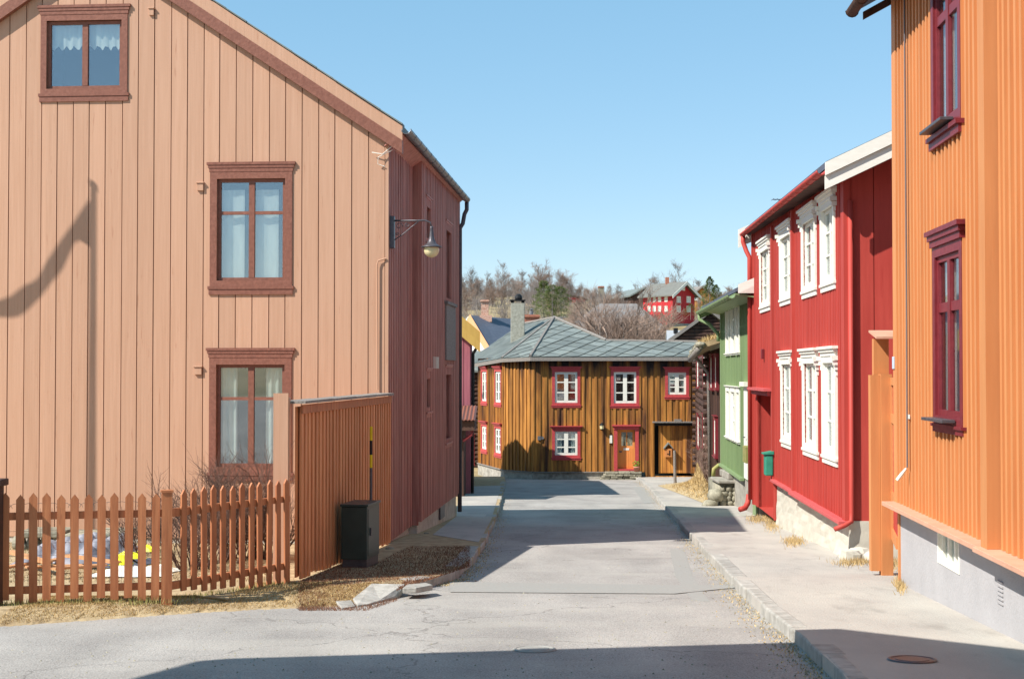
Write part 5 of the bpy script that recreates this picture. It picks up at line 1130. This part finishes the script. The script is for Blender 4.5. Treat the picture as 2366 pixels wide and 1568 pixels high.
# ------------------------------------------------------------------ houses on the left behind the peach house
def gable_house(name, label, cpx, Y, eave_py, W_, L_, pitch, wm, bm_, base=None, dirx=.07, rmat='slatedk', over=.3):
    """gable faces the viewer; cpx = px of right-hand eave tip, ridge runs away from the viewer"""
    tip = at(cpx, eave_py, Y); H = thing(name, label, 'house', (tip.x, Y, G(Y)))
    dd = Vector((dirx, 1)).normalized(); gg = Vector((-dd.y, dd.x)); Wf = Wall((tip.x - over, Y + .15), gg, -1)
    if Wf.n.y > 0: Wf.n = -Wf.n
    Wd = Wall((tip.x - over, Y + .15), dd, 1); half = W_ / 2
    zt = lambda u: tip.z + pitch * ((u if u < half else W_ - u) + over) - .1
    zb_ = G(Y) - 1.0
    mb = MB(); siding(Wf, mb, 0, W_, zb_, zt, .2, (), (half,), 'flush', seed=3, gap=.02); mb.build('gable_wall', M[wm], H)
    mb = MB(); siding(Wd, mb, 0, L_, zb_, zt(0), .2, (), (), 'flush', seed=3, gap=.01); Wz = Wall(Wf.pt(W_, 0, 0).xy, dd, -1); strip(Wz, mb, 0, L_, -.06, 0, lambda u: zb_, lambda u: zt(0))
    Wb_ = Wall(Wd.pt(L_, 0, 0).xy, gg, 1); strip(Wb_, mb, 0, W_, -.06, 0, lambda u: zb_, zt, (), (half,)); mb.build('side_wall', M[wm], H)
    tp = lambda u, w, dz=0: Wf.pt(u, w, zt(u if u < half else W_ - u) + .1 + dz) if False else Wf.pt(u, w, tip.z + pitch * ((u if u <= half else W_ - u) + over) + dz)
    mb = MB()
    for a in (-over, W_ + over): mb.slab([tp(a, .15), tp(half, .15), tp(half, -L_ - .2), tp(a, -L_ - .2)], (0, 0, -.08))
    mb.build('roof', M[rmat], H)
    return H, Wf, Wd, tp, half
H1, Wf1, Wd1, tp1, hf1 = gable_house('wooden_house', 'dusky red house with an ochre bargeboard half hidden behind the peach house', 1109, 43.5, 768, 10.5, 15.4, .85, 'purple', 'ochre', dirx=-.024)
mb = MB()
for a, b, w_ in ((-.02, .3, .16), (.3, .6, .18)):
    for s_ in (0, 1):
        u0_, u1_ = (-.3, hf1) if not s_ else (10.8, hf1)
        p = [tp1(u0_, w_, -b), tp1(u1_, w_, -b), tp1(u1_, w_, -a), tp1(u0_, w_, -a)]; mb.slab(p, (0, -.03, 0))
mb.build('bargeboard', M['ochre'], H1)
mb = MB(); e = Wd1.pt(0, .2, tp1(-.3, 0).z - .3); mb.tube([e, e + Vector((0, 0, -.15)), e + Vector((-.12, .1, -.35)), e + Vector((-.14, .1, -5))], .05, 8); mb.build('downpipe', M['black'], H1)
# low annex with corrugated roof
an0 = at(1100, 968, 42.0); AX = thing('porch', 'dark lean-to porch with corrugated roof against the dusky red house', 'porch', (an0.x, 42, G(42)))
mb = MB(); n = 24; vs = []
for i in range(n * 2 + 1):
    x = an0.x - 2.6 + 2.6 * i / (2 * n); dz = .035 * (i % 2); vs += [(x, 41.0, an0.z + dz), (x, 43.4, an0.z + .35 + dz), (x, 41.0, an0.z + dz - .02), (x, 43.4, an0.z + .33 + dz)]
mb.add(vs, [(4 * i, 4 * i + 1, 4 * i + 5, 4 * i + 4) for i in range(2 * n)] + [(4 * i + 2, 4 * i + 3, 4 * i + 7, 4 * i + 6) for i in range(2 * n)] + [(4 * i, 4 * i + 2, 4 * i + 6, 4 * i + 4) for i in range(2 * n)]); mb.build('corrugated_roof', M['brownred'], AX)
mb = MB(); mb.box(an0.x - 2.6, an0.x - .02, 41.1, 43.4, an0.z - .3, an0.z - .03); mb.box(an0.x - 2.6, an0.x - .35, 41.4, 43.5, G(42) - .3, an0.z - .3); mb.build('wall', M['tardk'], AX)
mb = MB(); e = Vector((an0.x - .1, 41.2, an0.z - .3)); mb.tube([e, e + Vector((0, 0, -.12)), e + Vector((-.25, .1, -.3))], .05, 8); mb.build('downpipe', M['maroon'], AX)
# unseen gable blocks, added to throw the peaked shadows on the golden brown wall
H2, Wf2, Wd2, tp2, hf2 = gable_house('wooden_house', 'unseen low gable block added directly behind the dusky red house to throw a peaked shadow', 1074, 60.4, 780, 3.4, 1.5, .5, 'tardk', 'ochre', dirx=0)
gable_house('wooden_house', 'second unseen low gable block added behind the dusky red house for its shadow', 973, 61.2, 771, 3.4, 1.8, .5, 'tardk', 'ochre', dirx=0)
# dark log cabin with white windows behind
lq = at(1103, HZ, 76); DC = thing('log_house', 'small dark log house with red-framed white windows left of the golden brown house', 'house', (lq.x, 76, G(68)))
Wd = Wall((at(1040, HZ, 76).x, 76), (1, 0), 1)
if Wd.n.y > 0: Wd.n = -Wd.n
LD = Wd.u(1106); z = G(72) - .5; zt_ = Wd.z(1095, 860)
co_ = [(Wd.u(1084), Wd.u(1090), Wd.z(1087, 935), Wd.z(1087, 876)), (Wd.u(1084), Wd.u(1091), Wd.z(1087, 1068), Wd.z(1087, 1010))]
mb = MB(); strip(Wd, mb, 0, LD, -.3, -.1, lambda u: -6, lambda u: zt_, co_)
while z < zt_:
    for a, b in ((0, co_[0][0] - .1), (co_[0][1] + .1, LD)): mb.tube([Wd.pt(a, -.05, z), Wd.pt(b, -.05, z)], .13, 7)
    z += .24
mb.build('log_wall', M['tardk'], DC)
for o_ in co_: window(DC, Wd, *o_, cas=.12, cm='rubred', sm='white', hood=(.05, .06, .1), sill=(.03, .08, .1), proj=.08, rec=-.03, sf=.08, cols=(1, 1), rows=(1, 1, 1), lite=True, curtain='sheer')
mb = MB(); mb.slab([Wd.pt(-1, .4, zt_), Wd.pt(LD + .2, .4, zt_), Wd.pt(LD + .2, -3, zt_ + 1.1), Wd.pt(-1, -3, zt_ + 1.1)], (0, 0, .1)); mb.build('roof', M['slate'], DC)
mb = MB(); Wd.bx(mb, 0, LD, -.3, .1, -6, G(72) - .1); mb.build('foundation', M['stone'], DC)
# white-washed house with peach verge and slate roof with two chimneys
wq_ = at(1110, 850, 88); WH = thing('house', 'pale house with long dark slate roof and brick chimneys behind the slate-roofed brown house', 'house', (wq_.x, 88, G(68)))
rt_, ro_ = at(1075, 727, 96), at(1245, 741, 102); el_, er_ = at(1118, 822, 88), at(1260, 835, 92)
P_ = [at(1088, 728, 94), at(1240, 742, 100), at(1250, 830, 92), at(1142, 826, 86)]
mb = MB(); mb.slab(P_, (0, 0, -.1)); mb.slab([P_[0], P_[1], P_[1] + Vector((0, 8, -4)), P_[0] + Vector((-2, 8, -4))], (0, 0, -.1)); mb.build('roof', M['slatedk'], WH)
mb = MB(); mb.slab([at(1082, 730, 93.8), at(1141, 828, 85.9), at(1140, 1000, 85.9), at(1030, 1000, 93.8), at(1030, 800, 93.8)], (0, .2, 0)); mb.build('wall', mat('pale_wall_paint', col(226, 214, 204), None, 0, (3, 3, 3)), WH)
mb = MB(); mb.slab([at(1078, 738, 93.5), at(1138, 838, 85.5), at(1146, 826, 85.5), at(1086, 726, 93.5)], (0, -.1, 0)); mb.build('verge_board', mat('pale_orange_paint', col(204, 152, 108), None), WH)
a, b = at(1112, 730, 95), at(1129, 693, 95); mb = MB(); mb.box(a.x, b.x, 94.6, 95.2, a.z - .4, b.z); mb.box(a.x - .08, b.x + .05, 94.5, 95.3, b.z - .12, b.z - .04); mb.box(a.x - .1, b.x + .22, 94.5, 95.3, a.z - .4, a.z + .05); mb.build('chimney', M['brickwhite'], WH)
a, b = at(1212, 750, 90), at(1246, 727, 90); mb = MB(); mb.box(a.x, b.x, 89.8, 90.6, a.z - 1, b.z); mb.box(a.x - .06, b.x + .06, 89.7, 90.7, b.z - .15, b.z - .06); CH2 = mb.build('chimney', M['brick'], WH)
m_ = at(1228, 727, 90); mb = MB(); mb.lathe((m_.x, 90.2, m_.z), [(.12, 0), (.12, .28), (.0, .28)], 10); mb.lathe((m_.x, 90.2, m_.z + .3), [(.02, .0), (.2, .04), (.0, .1)], 10); mb.build('flue', M['zinc'], CH2)
# second street lamp (small, far)
fl = at(1088, 880, 70); FL = thing('street_lamp', 'small far street lamp on a curved bracket left of the golden brown house', 'street lamp', tuple(fl))
mb = MB(); mb.tube([at(1078, 872, 70), at(1080, 853, 70), at(1085, 849, 70), at(1089, 855, 70), at(1089, 866, 70)], .035, 6); mb.build('arm', M['black'], FL)
q = at(1089, 868, 70); mb = MB(); mb.lathe(q, [(.03, .1), (.06, -.02), (.08, -.15), (.22, -.25), (.22, -.28), (.1, -.28)], 12); mb.build('lamp_shade', M['black'], FL, smooth=True)
mb = MB(); mb.lathe(q, [(.14, -.28), (.12, -.4), (0, -.46)], 12); mb.build('lamp_glass', M['frost'], FL, smooth=True)
# TV antenna behind the roof
a = at(1298, 775, 84); AN2 = thing('roof_antenna', 'television antenna on a mast behind the slate ridge', 'antenna', tuple(a)); mb = MB(); t_ = at(1298, 733, 84); mb.tube([a, t_], .03, 5); mb.tube([at(1290, 733, 84), at(1308, 733, 84)], .025, 5); mb.tube([at(1296, 757, 84), at(1322, 758, 84)], .025, 5); mb.tube([at(1317, 753, 84), at(1322, 764, 84)], .02, 5); mb.build('antenna_rods', M['zinc'], AN2)
# log gable behind the turf roof
a = at(1560, 784, 72); pk = at(1641, 725, 72); rr_ = at(1685, 760, 72); LG2 = thing('log_house', 'weathered log building with a pointed gable behind the turf roof', 'house', (a.x, 72, G(68)))
mb = MB(); mb.slab([a, pk, rr_, rr_ - Vector((0, 0, 4)), a - Vector((0, 0, 4))], (0, .3, 0))
for k in range(9):
    zz_ = a.z + k * .18 - .1; t = max(0, min(1, (zz_ - a.z) / (pk.z - a.z))); x0 = a.x + (pk.x - a.x) * t + .05; x1 = rr_.x - (rr_.x - pk.x) * max(0, (zz_ - rr_.z) / (pk.z - rr_.z)) - .05
    if x1 > x0: mb.tube([(x0, 71.98, zz_), (x1, 71.98, zz_)], .09, 6)
mb.build('log_wall', M['tardk'], LG2)
mb = MB(); mb.slab([a + Vector((-.3, -.3, -.15)), pk + Vector((0, -.3, .05)), pk + Vector((0, -.3, .22)), a + Vector((-.4, -.3, .0))], (1.05, 7, 0)); mb.slab([rr_ + Vector((.2, -.3, -.1)), pk + Vector((0, -.3, .05)), pk + Vector((0, -.3, .22)), rr_ + Vector((.2, -.3, .08))], (1.05, 7, 0)); mb.build('roof', M['greywood'], LG2)
# pale roof piece and stone chapel with pointed window behind the trees
Q = [at(1540, 763, 95), at(1592, 763, 95), at(1585, 790, 90), at(1540, 790, 90)]; mb = MB(); mb.slab(Q, (0, 0, -.1)); mb.slab([Q[0], Q[1], Q[1] + Vector((0, 6, -4)), Q[0] + Vector((0, 6, -4))], (0, 0, -.1)); PB = thing('shed', 'low building with pale grey roof between the chapel and the log gable', 'shed', tuple(Q[3])); mb.build('roof', mat('pale_roof', col(176, 178, 180), None), PB)
mb = MB(); mb.slab([at(1542, 789, 90.3), at(1584, 789, 90.3), at(1584, 830, 90.3), at(1542, 830, 90.3)], (0, 5, 0)); mb.build('wall', M['tardk'], PB)
mb = MB(); a_ = at(1557, 770, 93.6); mb.box(a_.x, a_.x + .25, 93.4, 93.9, a_.z - .1, a_.z + .35); mb.build('chimney', M['black'], PB)
CYd = 112; cl_, cr_ = at(1300, 762, CYd), at(1545, 762, CYd)
CHP = thing('stone_chapel', 'grey-roofed stone building with a pointed window behind the bare trees', 'building', (cl_.x, CYd, G(68)))
xl, xr = cl_.x, cr_.x; ze = cl_.z; za = at(1440, 702, CYd + 5).z; xm1, xm2 = at(1385, HZ, CYd + 5).x, at(1470, HZ, CYd + 5).x
mb = MB(); mb.box(xl + .3, xr - .3, CYd, CYd + 9, -6, ze); mb.build('wall', M['rubble'], CHP)
c_ = [Vector((xl, CYd - .3, ze)), Vector((xr, CYd - .3, ze)), Vector((xr, CYd + 9.3, ze)), Vector((xl, CYd + 9.3, ze)), Vector((xm1, CYd + 4.5, za)), Vector((xm2, CYd + 4.5, za))]
mb = MB(); mb.add(c_, [(0, 1, 5, 4), (1, 2, 5), (2, 3, 4, 5), (3, 0, 4), (0, 3, 2, 1)]); mb.build('roof', mat('lichen_slate', col(136, 130, 126), col(110, 106, 104), .1, (2, 2, 2)), CHP)
mb = MB(); p0, p1 = at(1490, 792, CYd - .05), at(1506, 773, CYd - .05); pm = at(1498, 768, CYd - .05); mb.slab([p0, Vector((p1.x, p0.y, p0.z)), Vector((p1.x, p0.y, p1.z)), pm, Vector((p0.x, p0.y, p1.z))], (0, -.1, 0)); mb.build('window', mat('pale_blue_glass', col(130, 150, 170), None, rough=.2), CHP)
# ------------------------------------------------------------------ hillside
def hz_(x, y): return hill(y) - .12 + 2.0 * math.sin(x * .035 + 1.9) * min(1, (y - 90) / 80)
RY = 160.0
ca, cb, cc = at(1486, 728, RY + 4), at(1554, 728, RY), at(1605, 728, RY + 2.5)
HH = thing('red_farmhouse', 'red two-storey farmhouse with white windows on top of the hill', 'house', (cb.x, RY, cb.z))
Wh1 = Wall(cb.xy, (ca.xy - cb.xy), 1); Wh2 = Wall(cb.xy, (cc.xy - cb.xy), 1)
for W_ in (Wh1, Wh2):
    if W_.n.y > 0: W_.n = -W_.n
La_, Lg_ = (ca.xy - cb.xy).length, (cc.xy - cb.xy).length; z0 = cb.z - 1.2; ze = Wh1.z(1550, 680); zp = Wh2.z(1580, 656)
mb = MB(); o1_ = [(Wh1.u(p + 2.6), Wh1.u(p - 2.6), Wh1.z(p, y1), Wh1.z(p, y0)) for p in (1501, 1513, 1525, 1540) for y0, y1 in ((686, 696), (708, 719))]
o1_ = [(min(a, b), max(a, b), c, d) for a, b, c, d in o1_]
siding(Wh1, mb, 0, La_, z0, ze, .4, o1_, (), 'flush', gap=.02, seed=2)
gz = lambda u: ze + (zp - ze) * (1 - abs(u - Lg_ / 2) / (Lg_ / 2))
o2_ = [(Wh2.u(p - 3.5), Wh2.u(p + 3.5), Wh2.z(p, y1), Wh2.z(p, y0)) for p in (1568, 1591) for y0, y1 in ((686, 698), (708, 720))] + [(Wh2.u(1577.5), Wh2.u(1581.5), Wh2.z(1580, 670), Wh2.z(1580, 665))]
siding(Wh2, mb, 0, Lg_, z0, gz, .4, o2_, (Lg_ / 2,), 'flush', gap=.02, seed=3); mb.build('wall', M['hillred'], HH)
for o_ in o1_: window(HH, Wh1, *o_, cas=.06, cols=(1, 1), rows=(1, 1), sf=.1, mun=.08, proj=.06, rec=0, lite=True, curtain='sheer')
for o_ in o2_: window(HH, Wh2, *o_, cas=.08, cols=(1, 1), rows=(1, 1), sf=.1, mun=.08, proj=.06, rec=0, lite=True, curtain='sheer')
def hp(u, w, z): return Wh2.pt(u, w, z)
mb = MB(); sb = (ca.xy - cb.xy).length; nb = Wh2.n; dl_ = (ca.xy - cb.xy).normalized()
def hx(u, s, z): q = cb.xy + Wh2.d * u + dl_ * s; return Vector((q.x, q.y, z))
sl_p = (zp - ze) / (Lg_ / 2)
mb.slab([hx(-.5, -.5, ze - .5 * sl_p + .1), hx(Lg_ / 2, -.5, zp + .1), hx(Lg_ / 2, sb + .5, zp + .1), hx(-.5, sb + .5, ze - .5 * sl_p + .1)], (0, 0, .15))
mb.slab([hx(Lg_ + .5, -.5, ze - .5 * sl_p + .1), hx(Lg_ / 2, -.5, zp + .1), hx(Lg_ / 2, sb + .5, zp + .1), hx(Lg_ + .5, sb + .5, ze - .5 * sl_p + .1)], (0, 0, .15)); mb.build('roof', mat('grey_green_slate', col(118, 118, 112), None, 0, (3, 3, 3)), HH)
mb = MB()
for s_ in (0, 1):
    ua = -.55 if not s_ else Lg_ + .55; p = [hx(ua, -.56, ze - .55 * sl_p - .12), hx(Lg_ / 2, -.56, zp - .1), hx(Lg_ / 2, -.56, zp + .27), hx(ua, -.56, ze - .55 * sl_p + .24)]; mb.slab(p, Vector((dl_.x, dl_.y, 0)) * -.06)
mb.build('bargeboard', M['white'], HH)
mb = MB(); q = hx(Lg_ / 2, sb * .55, zp); mb.box(q.x - .2, q.x + .2, q.y - .3, q.y + .3, zp - .5, zp + .9); mb.build('chimney', M['brick'], HH)
mb = MB(); mb.box(cb.x, cb.x + 9, RY + .3, RY + 8, cb.z - 2, z0 + .4) if False else None
Wh2.bx(mb, -.05, Lg_ + .05, -.4, .06, cb.z - 3, cb.z - .1 if False else z0 + .3); mb.build('foundation', M['stone'], HH) 
# lean-to behind, brown house right of it
def small_house(name, label, pxa, pxb, pye, pyb, pxp, pyp, Y, wm, rm, depth=7, wins=()):
    a, b, pk = at(pxa, pye, Y), at(pxb, pye, Y), at(pxp, pyp, Y); base = at(pxa, pyb, Y).z - 1.5
    H = thing(name, label, 'house', (a.x, Y, base)); mb = MB(); mb.slab([(a.x, Y, base), (b.x, Y, base), (b.x, Y, b.z), (pk.x, Y, pk.z), (a.x, Y, a.z)], (-2.0, depth, 0)); mb.build('wall', M[wm], H)
    mb = MB(); o = .35
    for p in (a, b):
        s = -1 if p is a else 1
        k = (pk.z - p.z) / max(.01, abs(pk.x - p.x)); mb.slab([(p.x + s * o, Y - .3, p.z - k * o + .05), (pk.x, Y - .3, pk.z + .05), (pk.x, Y - .3, pk.z + .25), (p.x + s * o, Y - .3, p.z - k * o + .25)], (-2.0, depth + .6, 0))
    mb.build('roof', M[rm], H)
    for (c, d, e, f) in wins:
        p, q = at(c, f, Y - .04), at(d, e, Y - .04); mb = MB(); mb.box(p.x, q.x, Y - .08, Y - .01, p.z, q.z); wn = mb.build('window', M['white'], H)
        mb = MB(); xm = (p.x + q.x) / 2
        for x0, x1 in ((p.x + .1, xm - .06), (xm + .06, q.x - .1)): mb.box(x0, x1, Y - .1, Y - .081, p.z + .1, q.z - .1)
        mb.build('pane', M['dark'], wn)
    return H
small_house('wooden_house', 'orange-brown house with pale verge behind the red farmhouse', 1602, 1648, 682, 720, 1622, 665, 178, 'tar', 'greywood', 9, ((1605, 1613, 684, 694),))
small_house('wooden_house', 'grey-roofed barn just left of the red farmhouse', 1462, 1500, 683, 700, 1490, 668, 176, 'tardk', 'slate', 9)
small_house('wooden_house', 'low dark house among the hilltop trees on the left', 1302, 1352, 693, 705, 1318, 685, 195, 'hillred', 'tardk', 8)
small_house('wooden_house', 'long dark barn roof among the trees at the far left of the hill', 1050, 1098, 700, 712, 1062, 690, 190, 'tardk', 'tardk', 8)
# tower stump (ruined smelter wall) on the skyline
a, b = at(1384, 700, 210), at(1395, 664, 210); TW = thing('stone_tower', 'square stone chimney tower on the skyline above the bare trees', 'tower', (a.x, 210, a.z))
mb = MB(); mb.box(a.x, b.x, 210, 212, a.z - 2, b.z); mb.build('shaft', M['rubble'], TW); mb = MB(); mb.box(a.x - .08, b.x + .08, 209.9, 212.1, b.z + .001, b.z + .2); mb.build('coping', M['brick'], TW)
# trees
def tree_mesh(seed, h, kind):
    rr = random.Random(seed); mb = MB(); tk = MB()
    stems = 1 if kind == 'birch' else 5
    for s in range(stems):
        a = rr.uniform(0, 6.28); d = Vector((math.cos(a) * (.05 if stems == 1 else .35), math.sin(a) * (.05 if stems == 1 else .35), 1)).normalized(); pts = [Vector((0, 0, -.3))]; n = 7; L = h * (.9 if stems == 1 else rr.uniform(.6, .85))
        for i in range(n): d = (d + Vector((rr.uniform(-1, 1), rr.uniform(-1, 1), .3)) * .09).normalized(); pts.append(pts[-1] + d * L / n)
        r0 = h * .014; tk.tube(pts, [r0 * (1 - .85 * i / n) for i in range(n + 1)], 5, cap=False)
        nb = 22 if stems == 1 else 11
        for k in range(nb):
            t = rr.uniform(.22, 1.0); j = min(n - 1, int(t * n)); p = pts[j].lerp(pts[j + 1], t * n - j); a = rr.uniform(0, 6.28)
            v = Vector((math.cos(a), math.sin(a), rr.uniform(.5, 1.4))).normalized(); twig(mb, p, v, h * (.30 - .18 * t) * rr.uniform(.7, 1.2), h * .0045, 3, rr, 4, 3, .6)
    return tk, mb
protos = {}
def proto(kind, seed, h, fm, tm, label, group):
    tk, mb = tree_mesh(seed, h, kind); o = thing('bare_tree', label, 'tree', (0, 0, 0), group); tk.build('trunk', M[tm], o); mb.build('crown', M[fm], o); return o
def place(o, x, y, z, s, rz, label, group, first, cat='tree'):
    c = o if first else o.copy()
    if not first:
        COL.objects.link(c)
        for ch in list(o.children): k = ch.copy(); COL.objects.link(k); k.parent = c
    c.location = (x, y, z); c.scale = (s, s, s * 1.0); c.rotation_euler = (0, 0, rz); c['label'] = label
    if group: c['group'] = group
    return c
kinds = [('birch', 1, 'bark', 'barkwhite'), ('birch', 2, 'barkred', 'bark'), ('birch', 3, 'bark', 'barkwhite'), ('multi', 4, 'barkred', 'bark'), ('multi', 5, 'barkred', 'barkwhite')]
PT = [proto(k, s, 6.0, f, t, 'bare tree', 'bare trees on the hillside') for k, s, f, t in kinds]
used = set(); rr = random.Random(77)
LABS = {0: 'slender bare birch with pale trunk on the hillside behind the roofs', 1: 'bare reddish birch on the hillside behind the roofs', 2: 'tall airy bare birch on the hillside behind the roofs', 3: 'bushy many-stemmed reddish tree on the hillside', 4: 'many-stemmed tree with pale stems on the hillside'}
def put(i, px, y, s, base=None, label=None, group='bare trees on the hillside'):
    x = (px - CX) / F * y; z = hz_(x, y) if base is None else base
    place(PT[i], x, y, z, s, rr.uniform(0, 6.28), label or LABS[i], group, i not in used); used.add(i)
for row, (y0, y1, n, smin, smax) in enumerate(((118, 135, 16, .5, .62), (140, 158, 30, .5, .66), (165, 185, 34, .5, .68), (190, 215, 38, .48, .66), (222, 250, 34, .5, .68))):
    for k in range(n):
        px = 1045 + (1690 - 1045) * (k + rr.random()) / n; y = rr.uniform(y0, y1)
        if px > 1475 and y < 165: 
            if not (px > 1612 or rr.random() < .08): continue
        if px > 1480 and px < 1610 and y < 175: continue
        i = rr.choice((0, 1, 2, 2, 3, 4) if row > 1 else (1, 3, 4, 0)); put(i, px, y, rr.uniform(smin, smax) * (.72 if px > 1320 and px < 1490 else 1.0))
# named skyline trees
put(2, 1088, 205, .78, label='leftmost skyline birch above the brick chimney'); put(0, 1158, 205, .85, label='round skyline birch left of the grey chimney')
put(4, 1255, 200, 1.0, label='broad spreading skyline tree above the conifers'); put(3, 1305, 200, .92, label='second broad skyline tree right of the conifers')
put(2, 1516, 195, .8, label='bare skyline tree left of the farmhouse chimney'); put(0, 1572, 195, 1.05, label='tall bare tree rising behind the red farmhouse'); put(1, 1700, 150, .95, label='bare tree above the green house roof'); put(2, 1722, 150, 1.05, label='bare tree peeping over the green house ridge')
# dense thicket behind the slate ridge
for k, (px, y, s) in enumerate(((1340, 92, .62), (1368, 98, .72), (1395, 94, .78), (1420, 99, .86), (1445, 95, .8), (1470, 98, .74), (1492, 100, .66), (1515, 103, .55), (1382, 104, .8), (1432, 105, .9), (1462, 106, .85), (1322, 97, .5))):
    put(3 if k % 2 else 4, px, y, s * 2.3, base=-3.0, label='reddish leafless tree in the thicket behind the slate ridge', group='thicket behind the slate ridge')
mb = MB(); rr = random.Random(55)
for i in range(620):
    y = rr.uniform(112, 245); px = rr.uniform(1040, 1500) if rr.random() < .85 else rr.uniform(1608, 1700); x = (px - CX) / F * y; z0_ = hz_(x, y) - .1; h_ = rr.uniform(.9, 2.0) * (1 if y > 140 else .8)
    for k in range(46):
        a = rr.uniform(0, 6.28); d = Vector((math.cos(a) * rr.uniform(.1, .9), math.sin(a) * rr.uniform(.1, .9), 1)).normalized(); L_2 = h_ * rr.uniform(.5, 1.1); p = Vector((x + rr.gauss(0, .5), y + rr.gauss(0, .5), z0_)); q = p + d * L_2; s_ = Vector((.018, 0, 0))
        mb.add([p - s_, p + s_, q], [(0, 1, 2)])
        m_ = p.lerp(q, rr.uniform(.4, .8)); e = m_ + Vector((rr.uniform(-1, 1), rr.uniform(-1, 1), rr.uniform(.2, 1))).normalized() * L_2 * .4; mb.add([m_ - s_ * .7, m_ + s_ * .7, e], [(0, 1, 2)])
tag(mb.build('undergrowth', M['bark']), 'brown leafless undergrowth covering the hillside between the trees', None, None, 'stuff')
# conifers
def conifer(seed, h, w):
    rr = random.Random(seed); mb = MB(); tk = MB(); tk.tube([(0, 0, -.3), (0, 0, h * .95)], [h * .02, .01], 6, cap=False)
    for i in range(5200):
        t = rr.random() ** .8; z = h * (.08 + .92 * t); rad = w * (1 - t) ** (.45 if seed < 3 else .7) * (.75 + .25 * math.sin(t * 34 + seed)) + .05; a = rr.uniform(0, 6.28); k = math.sin(a * 5 + t * 20 + seed) * .18 + .85; r_ = rad * k * rr.uniform(.35, 1) ** .5
        p = Vector((r_ * math.cos(a), r_ * math.sin(a), z + rr.uniform(-.1, .1))); d = Vector((math.cos(a), math.sin(a), rr.uniform(-.3, .6))).normalized() * rr.uniform(.1, .22) * h / 6; s = d.cross(Vector((rr.uniform(-1, 1), rr.uniform(-1, 1), 1))).normalized() * .05 * h / 6
        mb.add([p - s, p + d, p + s], [(0, 1, 2)])
    return tk, mb
for i, (px, pyb, y, h, w, lab) in enumerate(((1256, 742, 118, 2.2, 1.0, 'tallest dark green conifer left in the clump behind the slate ridge'), (1276, 742, 114, 1.9, 1.35, 'wide green conifer in the middle of the clump behind the slate ridge'), (1296, 742, 118, 1.9, 1.1, 'dark conifer right in the clump behind the slate ridge'), (1640, 722, 150, 2.5, 1.1, 'dark green pine left of the green house roof'), (1655, 720, 152, 1.9, 1.0, 'lower pine nearest the green house roof'), (1528, 756, 140, .9, 1.1, 'round green bush below the red farmhouse'), (1468+128, 732, 152, .9, 1.0, 'small dark bush on the slope below the farmhouse gable'))):
    b = at(px, pyb, y); tk, mb = conifer(i, h * 1.5, w * 1.5); o = thing('conifer' if i < 5 else 'evergreen_bush', lab, 'tree' if i < 5 else 'bush', (0, 0, 0)); tk.build('trunk', M['bark'], o); mb.build('crown', M['needle'], o); o.location = b
# ------------------------------------------------------------------ behind / left of the camera: things whose shadows fall into the picture
BHN = thing('wooden_house', 'wooden house beside the viewer whose roof edge shades the foreground', 'house', (-8, 0, 0))
def sh(px, py, t, h=HR): q = gp(px, py, h); return Vector((q.x - .87 * t, q.y - .5 * t, q.z + t))
T0 = 5.8
a = sh(455, 1526, T0); b = sh(1830, 1476, T0); c = sh(2366, 1512, T0, HP); cc_ = sh(1885, 1456, T0, HP)
mb = MB(); top = [Vector((a.x - .5, a.y - 1.6, a.z)), a, cc_, c, Vector((c.x + .1, -10, c.z)), Vector((a.x - .5, -10, c.z))]
mb.slab(top, (0, 0, .25)); mb.build('roof', M['slatedk'], BHN)
mb = MB(); mb.box(a.x, -3.4, -9, c.y - 1.6, -.6, a.z - .01); mb.build('wall', M['lilac'], BHN)
# flagpole with long pennant, throwing its shadow on the peach gable
fz = Wg.z(213, 440); fu = Wg.u(213); tip_ = Wg.pt(fu, 0, fz); tt = 3.4
top_ = tip_ - Vector((.87, .5, -1)) * tt; FPL = thing('flagpole', 'tall white flagpole with a long pennant standing outside the frame', 'flagpole', (top_.x, top_.y, G(top_.y)))
mb = MB(); mb.tube([(top_.x, top_.y, G(top_.y) - .2), (top_.x, top_.y, top_.z)], [.055, .03], 10); mb.lathe((top_.x, top_.y, top_.z), [(.0, .15), (.04, .11), (.045, .05), (.0, 0)], 10); mb.build('pole', M['white'], FPL, smooth=True)
prof = [(212, 462, 562), (198, 478, 556), (184, 496, 550), (170, 516, 558), (157, 534, 585), (145, 552, 612), (132, 571, 630), (120, 590, 645), (108, 608, 662), (96, 630, 678), (84, 648, 690), (70, 658, 704), (56, 664, 716), (42, 673, 724), (28, 684, 728), (14, 691, 729), (0, 696, 729), (-40, 705, 735)]
mb = MB(); vs = []
for px, y0, y1 in prof:
    y0, y1 = (y0 + y1) / 2 - (y1 - y0) * .62, (y0 + y1) / 2 + (y1 - y0) * .62
    u = Wg.u(px); 
    for py in (y0, y1): q = Wg.pt(u, 0, Wg.z(px, py)) - Vector((.87, .5, -1)) * tt; vs.append(q)
mb.add(vs, [(2 * i, 2 * i + 1, 2 * i + 3, 2 * i + 2) for i in range(len(prof) - 1)]); mb.build('pennant', M['rubred'], FPL, smooth=True)
# manhole covers
for (px, py, h_, lab) in ((2108, 1524, HP, 'small round manhole cover in the shaded right pavement'), (1235, 1500, HR, 'round manhole cover in the road at the edge of the foreground shadow')):
    q = gp(px, py, h_); mb = MB(); mb.lathe((0, 0, 0), [(0, .008), (.12, .008), (.125, .003), (.15, .003), (.155, .008), (.17, .008), (.18, .0)], 24); o = mb.build('manhole_cover', M['iron'] if h_ == HP else M['patch']); o.location = q + Vector((0, 0, .004)); o.rotation_euler = (-math.atan(SL), 0, 0); tag(o, lab, 'manhole cover')
